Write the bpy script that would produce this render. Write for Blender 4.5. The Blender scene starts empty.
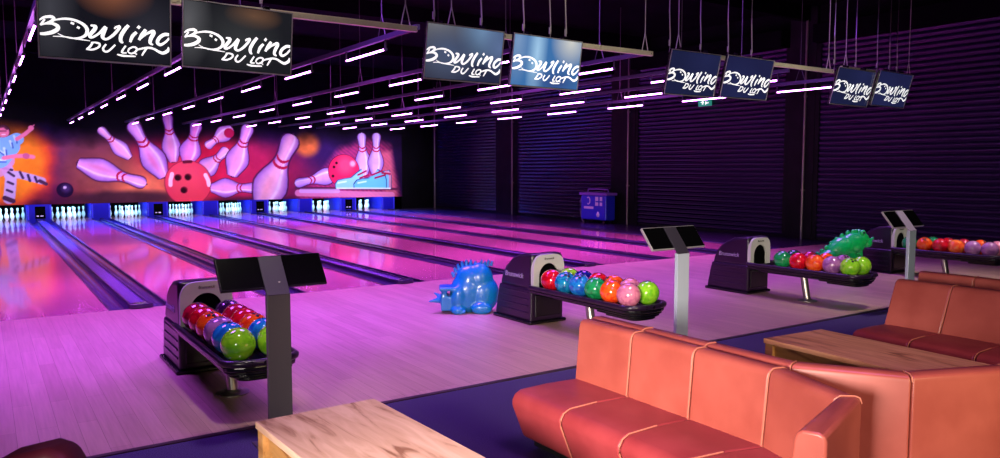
import bpy, bmesh, math, random
import numpy as np
from mathutils import Vector, Matrix
R = math.radians
PI = math.pi
random.seed(7)
C = bpy.context.scene.collection
sc = bpy.context.scene

# ------------------------------------------------------------------ materials
def s2l(c):
    return tuple(((v/255.0)/12.92 if v/255.0 <= 0.04045 else ((v/255.0+0.055)/1.055)**2.4) for v in c)

def mat(name, rgb, rough=0.5, metal=0.0, coat=0.0, emit=None, es=0.0, spec=0.5, lin=False):
    m = bpy.data.materials.new(name); m.use_nodes = True
    b = m.node_tree.nodes['Principled BSDF']
    c = rgb if lin else s2l(rgb)
    b.inputs['Base Color'].default_value = (*c, 1)
    b.inputs['Roughness'].default_value = rough
    b.inputs['Metallic'].default_value = metal
    b.inputs['Coat Weight'].default_value = coat
    b.inputs['Coat Roughness'].default_value = 0.06
    b.inputs['Specular IOR Level'].default_value = spec
    if emit is not None:
        b.inputs['Emission Color'].default_value = (*emit, 1)
        b.inputs['Emission Strength'].default_value = es
    return m

def nt(m): return m.node_tree, m.node_tree.nodes['Principled BSDF']

def noise_color(m, c1, c2, scale=(1,1,1), nscale=5.0, detail=4.0, coord='Object', lo=0.35, hi=0.65, distort=0.0, bump=0.0):
    t, b = nt(m)
    tc = t.nodes.new('ShaderNodeTexCoord'); mp = t.nodes.new('ShaderNodeMapping')
    mp.inputs['Scale'].default_value = scale
    n = t.nodes.new('ShaderNodeTexNoise'); n.inputs['Scale'].default_value = nscale; n.inputs['Detail'].default_value = detail
    n.inputs['Distortion'].default_value = distort
    r = t.nodes.new('ShaderNodeValToRGB')
    r.color_ramp.elements[0].position = lo; r.color_ramp.elements[0].color = (*s2l(c1), 1)
    r.color_ramp.elements[1].position = hi; r.color_ramp.elements[1].color = (*s2l(c2), 1)
    t.links.new(tc.outputs[coord], mp.inputs['Vector']); t.links.new(mp.outputs[0], n.inputs['Vector'])
    t.links.new(n.outputs['Fac'], r.inputs['Fac']); t.links.new(r.outputs['Color'], b.inputs['Base Color'])
    if bump:
        bp = t.nodes.new('ShaderNodeBump'); bp.inputs['Strength'].default_value = bump; bp.inputs['Distance'].default_value = 0.01
        t.links.new(n.outputs['Fac'], bp.inputs['Height']); t.links.new(bp.outputs[0], b.inputs['Normal'])
    return m

def wood_planks(name, c1, c2, c3, plank=(0.1, 1.4), rough=0.3, coat=0.0, axis_y=True):
    """long narrow boards running along Y, with grain"""
    m = mat(name, c1, rough, coat=coat)
    t, b = nt(m)
    tc = t.nodes.new('ShaderNodeTexCoord')
    mp = t.nodes.new('ShaderNodeMapping'); mp.inputs['Rotation'].default_value = (0, 0, PI/2 if axis_y else 0)
    br = t.nodes.new('ShaderNodeTexBrick')
    br.inputs['Scale'].default_value = 1.0
    br.inputs['Brick Width'].default_value = plank[1]; br.inputs['Row Height'].default_value = plank[0]
    br.inputs['Mortar Size'].default_value = 0.0012
    br.inputs['Color1'].default_value = (*s2l(c1), 1); br.inputs['Color2'].default_value = (*s2l(c2), 1)
    br.inputs['Mortar'].default_value = (*s2l(c3), 1)
    mp2 = t.nodes.new('ShaderNodeMapping'); mp2.inputs['Scale'].default_value = (30, 1.2, 1) if axis_y else (1.2, 30, 1)
    n = t.nodes.new('ShaderNodeTexNoise'); n.inputs['Scale'].default_value = 1.5; n.inputs['Detail'].default_value = 5
    r = t.nodes.new('ShaderNodeValToRGB')
    r.color_ramp.elements[0].position = 0.3; r.color_ramp.elements[0].color = (.78, .75, .73, 1)
    r.color_ramp.elements[1].position = 0.65; r.color_ramp.elements[1].color = (1, 1, 1, 1)
    mx = t.nodes.new('ShaderNodeMixRGB'); mx.blend_type = 'MULTIPLY'; mx.inputs['Fac'].default_value = 0.8
    L = t.links
    L.new(tc.outputs['Object'], mp.inputs['Vector']); L.new(mp.outputs[0], br.inputs['Vector'])
    L.new(tc.outputs['Object'], mp2.inputs['Vector']); L.new(mp2.outputs[0], n.inputs['Vector'])
    L.new(n.outputs['Fac'], r.inputs['Fac'])
    L.new(br.outputs['Color'], mx.inputs[1]); L.new(r.outputs['Color'], mx.inputs[2])
    L.new(mx.outputs[0], b.inputs['Base Color'])
    return m

M = {}
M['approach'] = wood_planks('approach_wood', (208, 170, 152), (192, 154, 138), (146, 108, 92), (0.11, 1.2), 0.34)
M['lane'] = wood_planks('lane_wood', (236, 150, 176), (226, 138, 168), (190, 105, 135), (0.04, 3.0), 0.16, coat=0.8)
M['carpet'] = noise_color(mat('carpet', (74, 64, 100), 0.95, spec=0.1), (62, 52, 86), (86, 76, 116), nscale=160, detail=2, bump=0.5)
M['nosing'] = mat('nosing', (60, 45, 42), 0.4, metal=0.3)
M['gutter'] = mat('gutter_plastic', (70, 50, 105), 0.22, spec=0.6)
M['cap'] = mat('divider_cap', (48, 34, 66), 0.25, spec=0.6)
M['capflat'] = mat('divider_track', (96, 76, 150), 0.25, spec=0.6)
M['chrome'] = mat('chrome', (190, 190, 195), 0.2, metal=1.0)
M['black'] = mat('black_plastic', (14, 13, 16), 0.25)
M['dark'] = mat('dark_void', (4, 4, 5), 0.9, spec=0.05)
M['hood'] = noise_color(mat('hood_plastic', (34, 18, 40), 0.28), (30, 16, 36), (38, 21, 46), nscale=3)
M['face'] = mat('face_plate', (198, 200, 190), 0.35)
M['lettering_grey'] = mat('lettering_grey', (165, 150, 180), 0.5)
M['steel'] = mat('steel', (170, 165, 158), 0.35, metal=0.9)
M['console'] = mat('console_metal', (74, 70, 72), 0.42, metal=0.3)
M['strap_dark'] = mat('strap_dark', (52, 48, 58), 0.45, metal=0.3)
M['console_lit'] = mat('console_lit_metal', (190, 205, 215), 0.35, metal=0.3)  # console steel with reflected light put into its colour
M['glass_black'] = mat('black_glass', (5, 5, 6), 0.15, spec=0.25)
M['rim'] = mat('rim_metal', (190, 186, 184), 0.3, metal=0.5)
M['leather'] = noise_color(mat('leather', (158, 74, 64), 0.38, spec=0.5), (150, 68, 58), (166, 81, 70), nscale=4, detail=6, bump=0.04)
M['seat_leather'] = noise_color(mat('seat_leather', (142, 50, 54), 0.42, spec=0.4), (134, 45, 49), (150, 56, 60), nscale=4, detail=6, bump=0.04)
M['maroon'] = noise_color(mat('maroon_leather', (84, 24, 40), 0.5, spec=0.3), (78, 20, 36), (92, 28, 44), nscale=4)
M['piping'] = mat('piping', (184, 106, 86), 0.5)
M['plinth'] = mat('plinth', (22, 18, 22), 0.7)
M['tube'] = mat('lit_tube', (255, 255, 255), 0.5, emit=(0.72, 0.20, 1.0), es=24.0)
M['tube_cap'] = mat('tube_cap', (40, 36, 46), 0.5)
M['beam'] = mat('light_rail', (58, 52, 74), 0.5)
M['ceiling'] = noise_color(mat('ceiling_paint', (11, 9, 14), 0.95, spec=0.02), (8, 7, 11), (14, 11, 18), nscale=1.5)
M['wall'] = noise_color(mat('wall_paint', (13, 10, 17), 0.9, spec=0.1), (11, 9, 14), (16, 12, 21), nscale=2)
M['mask'] = noise_color(mat('mask_paint', (7, 5, 10), 0.9, spec=0.05), (5, 4, 8), (10, 7, 14), nscale=2)
M['shutter'] = mat('shutter_slats', (38, 27, 64), 0.26, metal=0.3)
M['pillar'] = noise_color(mat('pillar_paint', (18, 15, 22), 0.8, spec=0.2), (15, 12, 19), (23, 18, 28), nscale=3)
M['pipe'] = mat('pipe_metal', (135, 125, 120), 0.4, metal=0.5)
M['wire'] = mat('wire', (160, 156, 150), 0.5)
M['wire_dark'] = mat('wire_dark', (70, 66, 72), 0.6)
M['perf'] = mat('perforated_rail', (236, 228, 196), 0.5)
M['pin'] = mat('pin_white', (245, 248, 250), 0.25, coat=0.4)
M['pin_red'] = mat('pin_red', (190, 40, 50), 0.4)
M['blue_panel'] = mat('blue_panel', (18, 14, 178), 0.35)
M['blue_bright'] = mat('blue_edge', (70, 70, 240), 0.3)
M['white_text'] = mat('screen_white', (255, 255, 255), 0.5, emit=(1, 1, 1), es=0.95)
M['blue_machine'] = mat('blue_machine', (40, 44, 215), 0.35)
M['violet'] = mat('violet_lid', (140, 90, 200), 0.4)
M['label_white'] = mat('label_white', (235, 225, 250), 0.5)
M['hose'] = mat('hose', (120, 110, 140), 0.5)
M['exit'] = mat('exit_green', (40, 150, 120), 0.5, emit=s2l((50, 170, 140)), es=0.5)
M['blue_dragon'] = mat('blue_dragon', (6, 124, 190), 0.3, coat=0.3)
M['green_dragon'] = mat('green_dragon', (10, 205, 92), 0.3, coat=0.3)
M['dragon_dark'] = mat('dragon_dark', (8, 40, 60), 0.5)
M['socket'] = mat('socket', (15, 14, 17), 0.6)

# table laminate: pale pinkish oak with cracks
def table_wood(name, c1, c2, knot):
    m = mat(name, c1, 0.5, spec=0.3); t, b = nt(m)
    tc = t.nodes.new('ShaderNodeTexCoord'); mp = t.nodes.new('ShaderNodeMapping'); mp.inputs['Scale'].default_value = (9, 1.3, 9)
    n = t.nodes.new('ShaderNodeTexNoise'); n.inputs['Scale'].default_value = 1.8; n.inputs['Detail'].default_value = 7; n.inputs['Distortion'].default_value = 0.8
    r = t.nodes.new('ShaderNodeValToRGB'); e = r.color_ramp.elements
    e[0].position = 0.32; e[0].color = (*s2l(knot), 1); e[1].position = 0.42; e[1].color = (*s2l(c2), 1)
    k = e.new(0.62); k.color = (*s2l(c1), 1)
    L = t.links; L.new(tc.outputs['Object'], mp.inputs['Vector']); L.new(mp.outputs[0], n.inputs['Vector'])
    L.new(n.outputs['Fac'], r.inputs['Fac']); L.new(r.outputs['Color'], b.inputs['Base Color'])
    return m
M['table_top'] = table_wood('table_top_oak', (226, 184, 160), (206, 162, 136), (150, 104, 80))
M['table_top_shaded'] = table_wood('table_top_shaded_oak', (218, 158, 116), (198, 136, 96), (142, 92, 62))  # same oak, browner to imitate the different light on the second table
M['table_side'] = table_wood('table_side_oak', (206, 152, 92), (184, 130, 74), (130, 84, 44))

# ------------------------------------------------------------------ mesh helpers
def new(): return bmesh.new()

def obj(name, bm, m, parent=None, smooth=False, bevel=0.0, seg=2, loc=None, angle=None):
    bmesh.ops.recalc_face_normals(bm, faces=bm.faces)
    me = bpy.data.meshes.new(name); bm.to_mesh(me); bm.free()
    for mm in (m if isinstance(m, (list, tuple)) else [m]): me.materials.append(mm)
    if smooth:
        me.polygons.foreach_set('use_smooth', [True]*len(me.polygons))
        if angle is None: angle = 40
        try: me.set_sharp_from_angle(angle=R(angle))
        except Exception: pass
    o = bpy.data.objects.new(name, me); C.objects.link(o)
    if parent: o.parent = parent
    if loc: o.location = loc
    if bevel:
        b = o.modifiers.new('bevel', 'BEVEL'); b.width = bevel; b.segments = seg; b.limit_method = 'ANGLE'; b.angle_limit = R(35)
    return o

def tag(o, label=None, cat=None, group=None, kind=None):
    if label: o['label'] = label
    if cat: o['category'] = cat
    if group: o['group'] = group
    if kind: o['kind'] = kind
    return o

def thing(name, label, cat, loc=(0, 0, 0), rz=0, group=None):
    o = bpy.data.objects.new(name, None); C.objects.link(o)
    o.empty_display_size = 0.1
    o.location = loc; o.rotation_euler = (0, 0, rz)
    return tag(o, label, cat, group)

def struct(name, bm, m, label=None, **k):
    o = obj(name, bm, m, **k); o['kind'] = 'structure'
    if label: o['label'] = label
    return o

def dup(o, parent=None):
    c = o.copy(); C.objects.link(c); c.parent = parent
    for ch in list(o.children): dup(ch, c)
    return c

def box(bm, x0, x1, y0, y1, z0, z1, mi=0, mtx=None):
    vs = [Vector((x, y, z)) for z in (z0, z1) for y in (y0, y1) for x in (x0, x1)]
    if mtx: vs = [mtx @ v for v in vs]
    v = [bm.verts.new(p) for p in vs]
    for f in ((0, 2, 3, 1), (4, 5, 7, 6), (0, 1, 5, 4), (2, 6, 7, 3), (0, 4, 6, 2), (1, 3, 7, 5)):
        fc = bm.faces.new([v[i] for i in f]); fc.material_index = mi
    return bm

def cyl(bm, p, q, r0, r1=None, n=16, mi=0, cap=True):
    if r1 is None: r1 = r0
    p, q = Vector(p), Vector(q); d = (q-p).normalized()
    a = d.orthogonal().normalized(); b = d.cross(a)
    ra = [bm.verts.new(p+(a*math.cos(2*PI*i/n)+b*math.sin(2*PI*i/n))*r0) for i in range(n)]
    rb = [bm.verts.new(q+(a*math.cos(2*PI*i/n)+b*math.sin(2*PI*i/n))*r1) for i in range(n)]
    for i in range(n):
        f = bm.faces.new((ra[i], ra[(i+1) % n], rb[(i+1) % n], rb[i])); f.material_index = mi
    if cap:
        bm.faces.new(ra).material_index = mi; bm.faces.new(rb).material_index = mi
    return bm

def tube(bm, pts, r, n=8, closed=False, mi=0):
    pts = [Vector(p) for p in pts]; rings = []
    N = len(pts); up = Vector((0, 0, 1))
    for i, p in enumerate(pts):
        if closed: d = pts[(i+1) % N]-pts[i-1]
        else: d = pts[min(i+1, N-1)]-pts[max(i-1, 0)]
        d.normalize()
        a = d.cross(up)
        if a.length < 1e-3: a = d.cross(Vector((1, 0, 0)))
        a.normalize(); b = d.cross(a)
        rr = r[i] if isinstance(r, (list, tuple)) else r
        rings.append([bm.verts.new(p+(a*math.cos(2*PI*k/n)+b*math.sin(2*PI*k/n))*rr) for k in range(n)])
    for i in range(N if closed else N-1):
        A, B = rings[i], rings[(i+1) % N]
        for k in range(n):
            bm.faces.new((A[k], A[(k+1) % n], B[(k+1) % n], B[k])).material_index = mi
    if not closed:
        bm.faces.new(rings[0]).material_index = mi; bm.faces.new(rings[-1]).material_index = mi
    return bm

def lathe(bm, prof, n=20, c=(0, 0, 0), mi=0):
    c = Vector(c); rings = []
    for r, z in prof:
        rings.append([bm.verts.new(c+Vector((r*math.cos(2*PI*i/n), r*math.sin(2*PI*i/n), z))) for i in range(n)] if r > 1e-6 else [bm.verts.new(c+Vector((0, 0, z)))])
    for A, B in zip(rings, rings[1:]):
        for i in range(n):
            j = (i+1) % n
            if len(A) == 1 and len(B) == 1: continue
            if len(A) == 1: f = bm.faces.new((A[0], B[i], B[j]))
            elif len(B) == 1: f = bm.faces.new((A[i], A[j], B[0]))
            else: f = bm.faces.new((A[i], A[j], B[j], B[i]))
            f.material_index = mi(0.5*(A[0].co.z+B[0].co.z)-c.z) if callable(mi) else mi
    return bm

def prism(bm, outline, axis, a, b, mi=0):
    """outline 2-D closed polygon; axis 'x': (y,z) outline extruded x a..b ; 'z': (x,y) ; 'y': (x,z)"""
    def P(u, v, w):
        return {'x': (w, u, v), 'y': (u, w, v), 'z': (u, v, w)}[axis]
    A = [bm.verts.new(P(u, v, a)) for u, v in outline]; B = [bm.verts.new(P(u, v, b)) for u, v in outline]
    n = len(A)
    for i in range(n): bm.faces.new((A[i], A[(i+1) % n], B[(i+1) % n], B[i])).material_index = mi
    bm.faces.new(A).material_index = mi; bm.faces.new(B[::-1]).material_index = mi
    return bm

def crom(pts, n=6):
    P = [Vector((*p[:2], 0)) for p in pts]; out = []
    for i in range(len(P)-1):
        p0 = P[max(i-1, 0)]; p1 = P[i]; p2 = P[i+1]; p3 = P[min(i+2, len(P)-1)]
        for k in range(n):
            t = k/n
            v = 0.5*((2*p1)+(-p0+p2)*t+(2*p0-5*p1+4*p2-p3)*t*t+(-p0+3*p1-3*p2+p3)*t**3)
            out.append((v.x, v.y))
    out.append((P[-1].x, P[-1].y))
    return out

def text(name, body, size, m, parent, mtx, shear=0.0, extrude=0.001):
    cu = bpy.data.curves.new(name, 'FONT'); cu.body = body; cu.size = size; cu.shear = shear; cu.extrude = extrude
    cu.align_x = 'CENTER'; cu.align_y = 'CENTER'; cu.materials.append(m)
    tmp = bpy.data.objects.new(name, cu); C.objects.link(tmp)
    me = bpy.data.meshes.new_from_object(tmp.evaluated_get(bpy.context.evaluated_depsgraph_get()))
    bpy.data.objects.remove(tmp); me.materials.clear(); me.materials.append(m)
    o = bpy.data.objects.new(name, me); C.objects.link(o); o.parent = parent; o.matrix_local = mtx
    return o

ORD = ['first', 'second', 'third', 'fourth', 'fifth', 'sixth', 'seventh', 'eighth', 'ninth']

# ------------------------------------------------------------------ layout (metres; lanes run along +Y)
Y_EDGE, Y_FOUL, Y_MASK, Y_BACK = 4.69, 9.55, 27.6, 29.3
PAIR0, PITCH = 1.467, 1.70
LANES = [PAIR0-0.85+PITCH*k for k in range(-1, 8)]          # centres, index 0 = just outside the frame on the left
DIVS = [PAIR0+PITCH*k for k in range(-2, 8)]                # divider centres; even index from PAIR0 carry the ball track
X_R, X_L, Z_C = 15.5, -2.6, 5.2

def main_room():
    bm = new(); box(bm, X_L, X_R, -3.5, Y_EDGE, -0.14, 0.0); struct('floor', bm, M['carpet'], 'dark purple blue carpet under the sofas and tables')
    bm = new(); box(bm, X_L, X_R, Y_EDGE, Y_FOUL, -0.14, 0.0); struct('floor', bm, M['approach'], 'pale wooden approach floor lit purple between carpet and lanes')
    bm = new(); box(bm, X_L, X_R, Y_FOUL, 29.8, -0.2, -0.14); struct('floor', bm, M['dark'], 'dark subfloor beneath the bowling lanes')
    bm = new(); box(bm, X_L, X_R, Y_EDGE-0.022, Y_EDGE+0.022, -0.005, 0.006); struct('trim_1', bm, M['nosing'], 'thin dark strip where the carpet meets the approach')
    bm = new(); box(bm, DIVS[-1]+0.33, X_R, Y_FOUL, Y_MASK, -0.14, 0.012); struct('floor', bm, M['cap'], 'narrow walkway between the last lane and the shutters')
    bm = new(); box(bm, X_L, X_R, -3.5, 29.8, Z_C, Z_C+0.1); struct('ceiling', bm, M['ceiling'])
    bm = new(); box(bm, X_R, X_R+0.2, -3.5, 29.8, -0.2, Z_C); struct('wall_right', bm, M['wall'])
    bm = new(); box(bm, X_L-0.2, X_L, -3.5, 29.8, -0.2, Z_C); struct('wall_left', bm, M['wall'])
    bm = new(); box(bm, X_L, X_R, 29.6, 29.8, -0.2, Z_C); struct('wall_back', bm, M['wall'])
    bm = new(); box(bm, X_L, X_R, -3.7, -3.5, -0.2, Z_C); struct('wall_front', bm, M['wall'])
    # wall above and beside the mural
    bm = new(); box(bm, X_L, X_R, Y_MASK+0.02, Y_MASK+0.12, 3.55, Z_C); box(bm, 13.98, X_R, Y_MASK+0.02, Y_MASK+0.12, 0.0, 3.55)
    struct('wall_mask', bm, M['mask'], 'black wall above and beside the painted mural')
    # ceiling joists across the hall
    for i, y in enumerate((1.5, 5.2, 10.5, 15.5, 20.5, 25.5)):
        bm = new(); box(bm, X_L, X_R, y-0.07, y+0.07, Z_C-0.32, Z_C); struct('ceiling_joist', bm, M['ceiling'], 'dark steel joist across the ceiling')
main_room()

# ---- roller shutters, pillars and pipes on the right wall
SH = [(22.95, 27.55), (16.85, 21.75), (10.98, 15.85), (5.2, 10.2), (-0.7, 4.4)]
def shutter(y0, y1, name_lbl):
    t = thing('roller_shutter', name_lbl, 'roller shutter', (X_R-0.002, 0, 0), 0, 'black roller shutters along the right wall')
    bm = new(); prof = []; z = 0.06; p = 0.115
    while z < 4.35:
        prof += [(-0.012, z), (-0.040, z+0.018), (-0.048, z+0.05), (-0.040, z+0.088), (-0.012, z+0.106)]
        z += p
    prof = [(-0.004, 0.06)]+prof+[(-0.004, z)]
    A = [bm.verts.new((x, y0, zz)) for x, zz in prof]; B = [bm.verts.new((x, y1, zz)) for x, zz in prof]
    for i in range(len(A)-1): bm.faces.new((A[i], B[i], B[i+1], A[i+1]))
    obj('slat_curtain', bm, M['shutter'], t, smooth=True, angle=60)
    bm = new(); box(bm, -0.03, 0, y0, y1, 0.0, 0.075); obj('bottom_bar', bm, M['pillar'], t)
    bm = new(); box(bm, -0.34, 0, y0, y1, 4.36, 4.75); obj('coil_housing', bm, M['ceiling'], t, bevel=0.02)
    for y in (y0, y1):
        bm = new(); box(bm, -0.07, 0, y-0.05, y+0.05, 0, 4.36); obj('guide_rail', bm, M['pillar'], t)
SHL = ['black roller shutter nearest the mural, at the far end of the right wall',
       'black roller shutter behind the blue lane cleaning machine',
       'wide black roller shutter with purple sheen behind the middle hanging screens',
       'black roller shutter at right, behind the rightmost ball return',
       'black roller shutter beside the sofas at the near end of right wall']
for s, l in zip(SH, SHL): shutter(*s, l)
for i, (a, b) in enumerate(((27.6, 27.66), (21.8, 22.9), (15.9, 16.8), (10.25, 10.93), (4.45, 5.15))):
    bm = new(); box(bm, X_R-0.09, X_R, a, b, 0, Z_C); struct('trim_%d' % (i+2), bm, M['pillar'], 'dark pillar between two roller shutters', bevel=0.008)
for y, l in ((27.35, 'thin metal pipe standing in the far corner beside the mural'),
             (21.86, 'thin metal pipe between the two farthest roller shutters'),
             (16.1, 'bright metal pipe beside the blue cleaning machine'),
             (10.45, 'bright metal pipe on the pillar behind the rightmost hanging screens')):
    t = thing('wall_pipe', l, 'pipe', (X_R-0.16, y, 0))
    bm = new(); cyl(bm, (0, 0, 0.0), (0, 0, 4.9), 0.024, n=10); obj('pipe', bm, M['pipe'], t, smooth=True)
    for z in (1.1, 3.2):
        bm = new(); cyl(bm, (0, 0, z), (0, 0, z+0.05), 0.036, n=10); box(bm, 0, 0.08 if y in (27.35,) else 0.07, -0.01, 0.01, z+0.01, z+0.04); obj('pipe_clamp', bm, M['pipe'], t)

# exit sign
t = thing('exit_sign', 'small green lit exit sign under the middle hanging screens', 'sign', (X_R-0.12, 13.35, 3.2))
bm = new(); box(bm, -0.03, 0.03, -0.2, 0.2, 0, 0.16); obj('sign_box', bm, M['exit'], t, bevel=0.006)
bm = new()
for s in ((-0.036, -0.031, -0.14, -0.04, 0.06, 0.09), (-0.036, -0.031, -0.06, -0.04, 0.03, 0.12), (-0.036, -0.031, 0.03, 0.07, 0.04, 0.13), (-0.036, -0.031, 0.02, 0.12, 0.09, 0.105)): box(bm, *s)
obj('pictogram', bm, M['white_text'], t)
bm = new(); box(bm, 0.02, 0.066, -0.02, 0.02, 0.05, 0.12); obj('bracket', bm, M['pillar'], t)

# ------------------------------------------------------------------ lanes and dividers
def lane_names(k): return 'just left of the view' if k == 0 else ORD[k-1]
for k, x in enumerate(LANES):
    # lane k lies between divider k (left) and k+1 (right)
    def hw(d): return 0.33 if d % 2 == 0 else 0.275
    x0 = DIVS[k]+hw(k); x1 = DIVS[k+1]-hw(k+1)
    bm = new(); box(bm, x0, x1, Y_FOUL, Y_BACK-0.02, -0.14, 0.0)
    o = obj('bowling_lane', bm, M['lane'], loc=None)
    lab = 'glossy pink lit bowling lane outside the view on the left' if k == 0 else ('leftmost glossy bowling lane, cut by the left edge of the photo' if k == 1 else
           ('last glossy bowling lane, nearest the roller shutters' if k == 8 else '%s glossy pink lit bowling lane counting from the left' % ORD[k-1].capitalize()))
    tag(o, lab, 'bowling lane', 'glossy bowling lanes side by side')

def divider(k, x):
    wide = k % 2 == 0
    hwid = 0.33 if wide else 0.275; cw = 0.10 if wide else 0.045
    lab = ('wide' if wide else 'narrow')+' gutter divider '+(
        'outside the view on the left' if k < 2 else 'between the %s and %s lanes from the left' % (ORD[k-2], ORD[k-1]) if k < 9 else 'along the right side of the last lane')
    t = thing('lane_divider', lab, 'lane divider', (x, Y_FOUL, 0), 0, 'gutter dividers between the lanes')
    L = Y_MASK-Y_FOUL-0.02; LB = Y_BACK-Y_FOUL-0.02
    for s in (-1, 1):
        # gutter channel cross section
        g0, g1 = cw, hwid
        bm = new(); pr = []
        w = g1-g0
        for i in range(11):
            a = PI*i/10
            pr.append((g0+w/2-math.cos(a)*w/2*0.93, 0.0-math.sin(a)*0.085 - (0.0)))
        pr = [(g0, 0.0)]+pr+[(g1, 0.0)]
        A = [bm.verts.new((s*u, 0, v)) for u, v in pr]; B = [bm.verts.new((s*u, L, v)) for u, v in pr]
        for i in range(len(A)-1): bm.faces.new((A[i], A[i+1], B[i+1], B[i]))
        obj('gutter', bm, M['gutter'], t, smooth=True, angle=50)
        bm = new(); box(bm, s*(g1-0.014)-0.012, s*(g1-0.014)+0.012, 0, L, -0.002, 0.008); obj('edge_strip', bm, M['cap'], t)
        if wide:
            bm = new(); box(bm, s*cw-0.012, s*cw+0.012, 0.02, L, 0.0, 0.045); obj('track_rail', bm, M['cap'], t, bevel=0.004)
    bm = new(); box(bm, -cw, cw, 0, L, -0.13, 0.024 if wide else 0.03); obj('cap', bm, M['capflat'] if wide else M['cap'], t, bevel=0.006)
    # rounded end at the foul line
    out = [(cw+0.03, 0.10)]+[((cw+0.03)*math.cos(a), -0.02-0.05*math.sin(a)) for a in [PI*i/10 for i in range(11)]]+[(-cw-0.03, 0.10)]
    if wide:
        bm = new(); prism(bm, out, 'z', 0.001, 0.055); obj('end_cap', bm, M['cap'], t, bevel=0.012)
        bm = new(); box(bm, -0.06, 0.06, 0.0, 0.07, 0.055, 0.062); obj('end_cap_inset', bm, M['chrome'], t, bevel=0.002)
for k, x in enumerate(DIVS): divider(k, x)

# ------------------------------------------------------------------ pin bays
bay_x0, bay_x1 = X_L, 13.98
for k, x in enumerate(DIVS):
    wide = k % 2 == 0
    lab = 'blue lit panel between the pin decks, '+('outside the view on the left' if k < 2 else ('between %s and %s lanes from the left' % (ORD[k-2], ORD[k-1]) if k < 9 else 'beside the last lane on the right'))
    t = thing('pin_deck_partition', lab, 'partition', (x, Y_MASK, 0), 0, 'blue partitions between the pin decks')
    w = 0.327 if wide else 0.272
    bm = new(); box(bm, -w, w, 0.0, Y_BACK-Y_MASK, -0.13, 0.5); obj('panel', bm, M['blue_panel'], t)
    for s in (-1, 1):
        bm = new(); box(bm, s*(w-0.03)-0.02, s*(w-0.03)+0.02, -0.016, 0.0, 0.03, 0.47); obj('edge_strip', bm, M['blue_bright'], t, bevel=0.004)
    if wide:
        bm = new(); box(bm, -0.12, 0.16, -0.012, 0.0, 0.06, 0.44); obj('ball_door', bm, M['dark'], t)
        bm = new(); box(bm, -0.08, -0.02, -0.018, -0.012, 0.13, 0.16); box(bm, 0.02, 0.10, -0.018, -0.012, 0.13, 0.16); obj('door_mark', bm, M['label_white'], t)
for k, x in enumerate(LANES):
    if k == 0: continue
    bm = new(); box(bm, x-0.55, x+0.55, Y_BACK-0.02, Y_BACK+0.02, -0.1, 0.62)
    t = obj('pit_curtain', bm, M['dark']); tag(t, 'black pit curtain behind the pins of the %s lane from the left' % ORD[k-1], 'curtain', 'black curtains behind the pins')
bm = new(); box(bm, X_L, 13.98, Y_MASK+0.12, Y_BACK+0.25, 0.62, 0.66); struct('trim_8', bm, M['dark'], 'dark shelf behind the mural above the pins')

# bowling pin
PINPROF = [(0, 0), (0.022, 0), (0.026, 0.004), (0.034, 0.03), (0.046, 0.06), (0.057, 0.095), (0.0605, 0.118), (0.057, 0.145), (0.047, 0.18), (0.035, 0.21), (0.027, 0.235), (0.0235, 0.26),
           (0.0245, 0.285), (0.028, 0.31), (0.0318, 0.338), (0.031, 0.355), (0.025, 0.37), (0.013, 0.379), (0, 0.381)]
def pin_mi(z): return 1 if (0.225 < z < 0.24) or (0.255 < z < 0.27) else 0
bm = new()
prof = []
for a, b in zip(PINPROF, PINPROF[1:]):
    prof += [a, ((a[0]+b[0])/2, (a[1]+b[1])/2)]
prof.append(PINPROF[-1])
lathe(bm, prof, 14, mi=pin_mi)
pin0 = obj('bowling_pin', bm, [M['pin'], M['pin_red']], smooth=True, angle=80)
first = True
for k in range(1, 9):
    for r in range(4):
        for i in range(r+1):
            o = pin0 if first else pin0.copy()
            if not first: C.objects.link(o)
            first = False
            o.location = (LANES[k]+(i-r/2)*0.3048, 27.88+r*0.264, 0.0)
            tag(o, 'white bowling pin in the rack of ten on the %s lane from the left' % ORD[k-1], 'bowling pin', 'pins on the %s lane from the left' % ORD[k-1])

# ------------------------------------------------------------------ mural (painted panel, colour per point of the paint)
fpx = 764.0; pit = math.atan(60.0/fpx); yaw = math.atan(520/math.hypot(fpx, 60)); CAM_H = 1.6
fw = np.array([math.sin(yaw)*math.cos(pit), math.cos(yaw)*math.cos(pit), -math.sin(pit)])
rt = np.array([math.cos(yaw), -math.sin(yaw), 0.]); upv = np.cross(rt, fw)
def wp(x, y):
    """survey sketch coordinates -> metres on the mural wall"""
    d = fw*fpx+rt*(x-500)+upv*(229-y); t = Y_MASK/d[1]
    return np.array([d[0]*t, CAM_H+d[2]*t])

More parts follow.
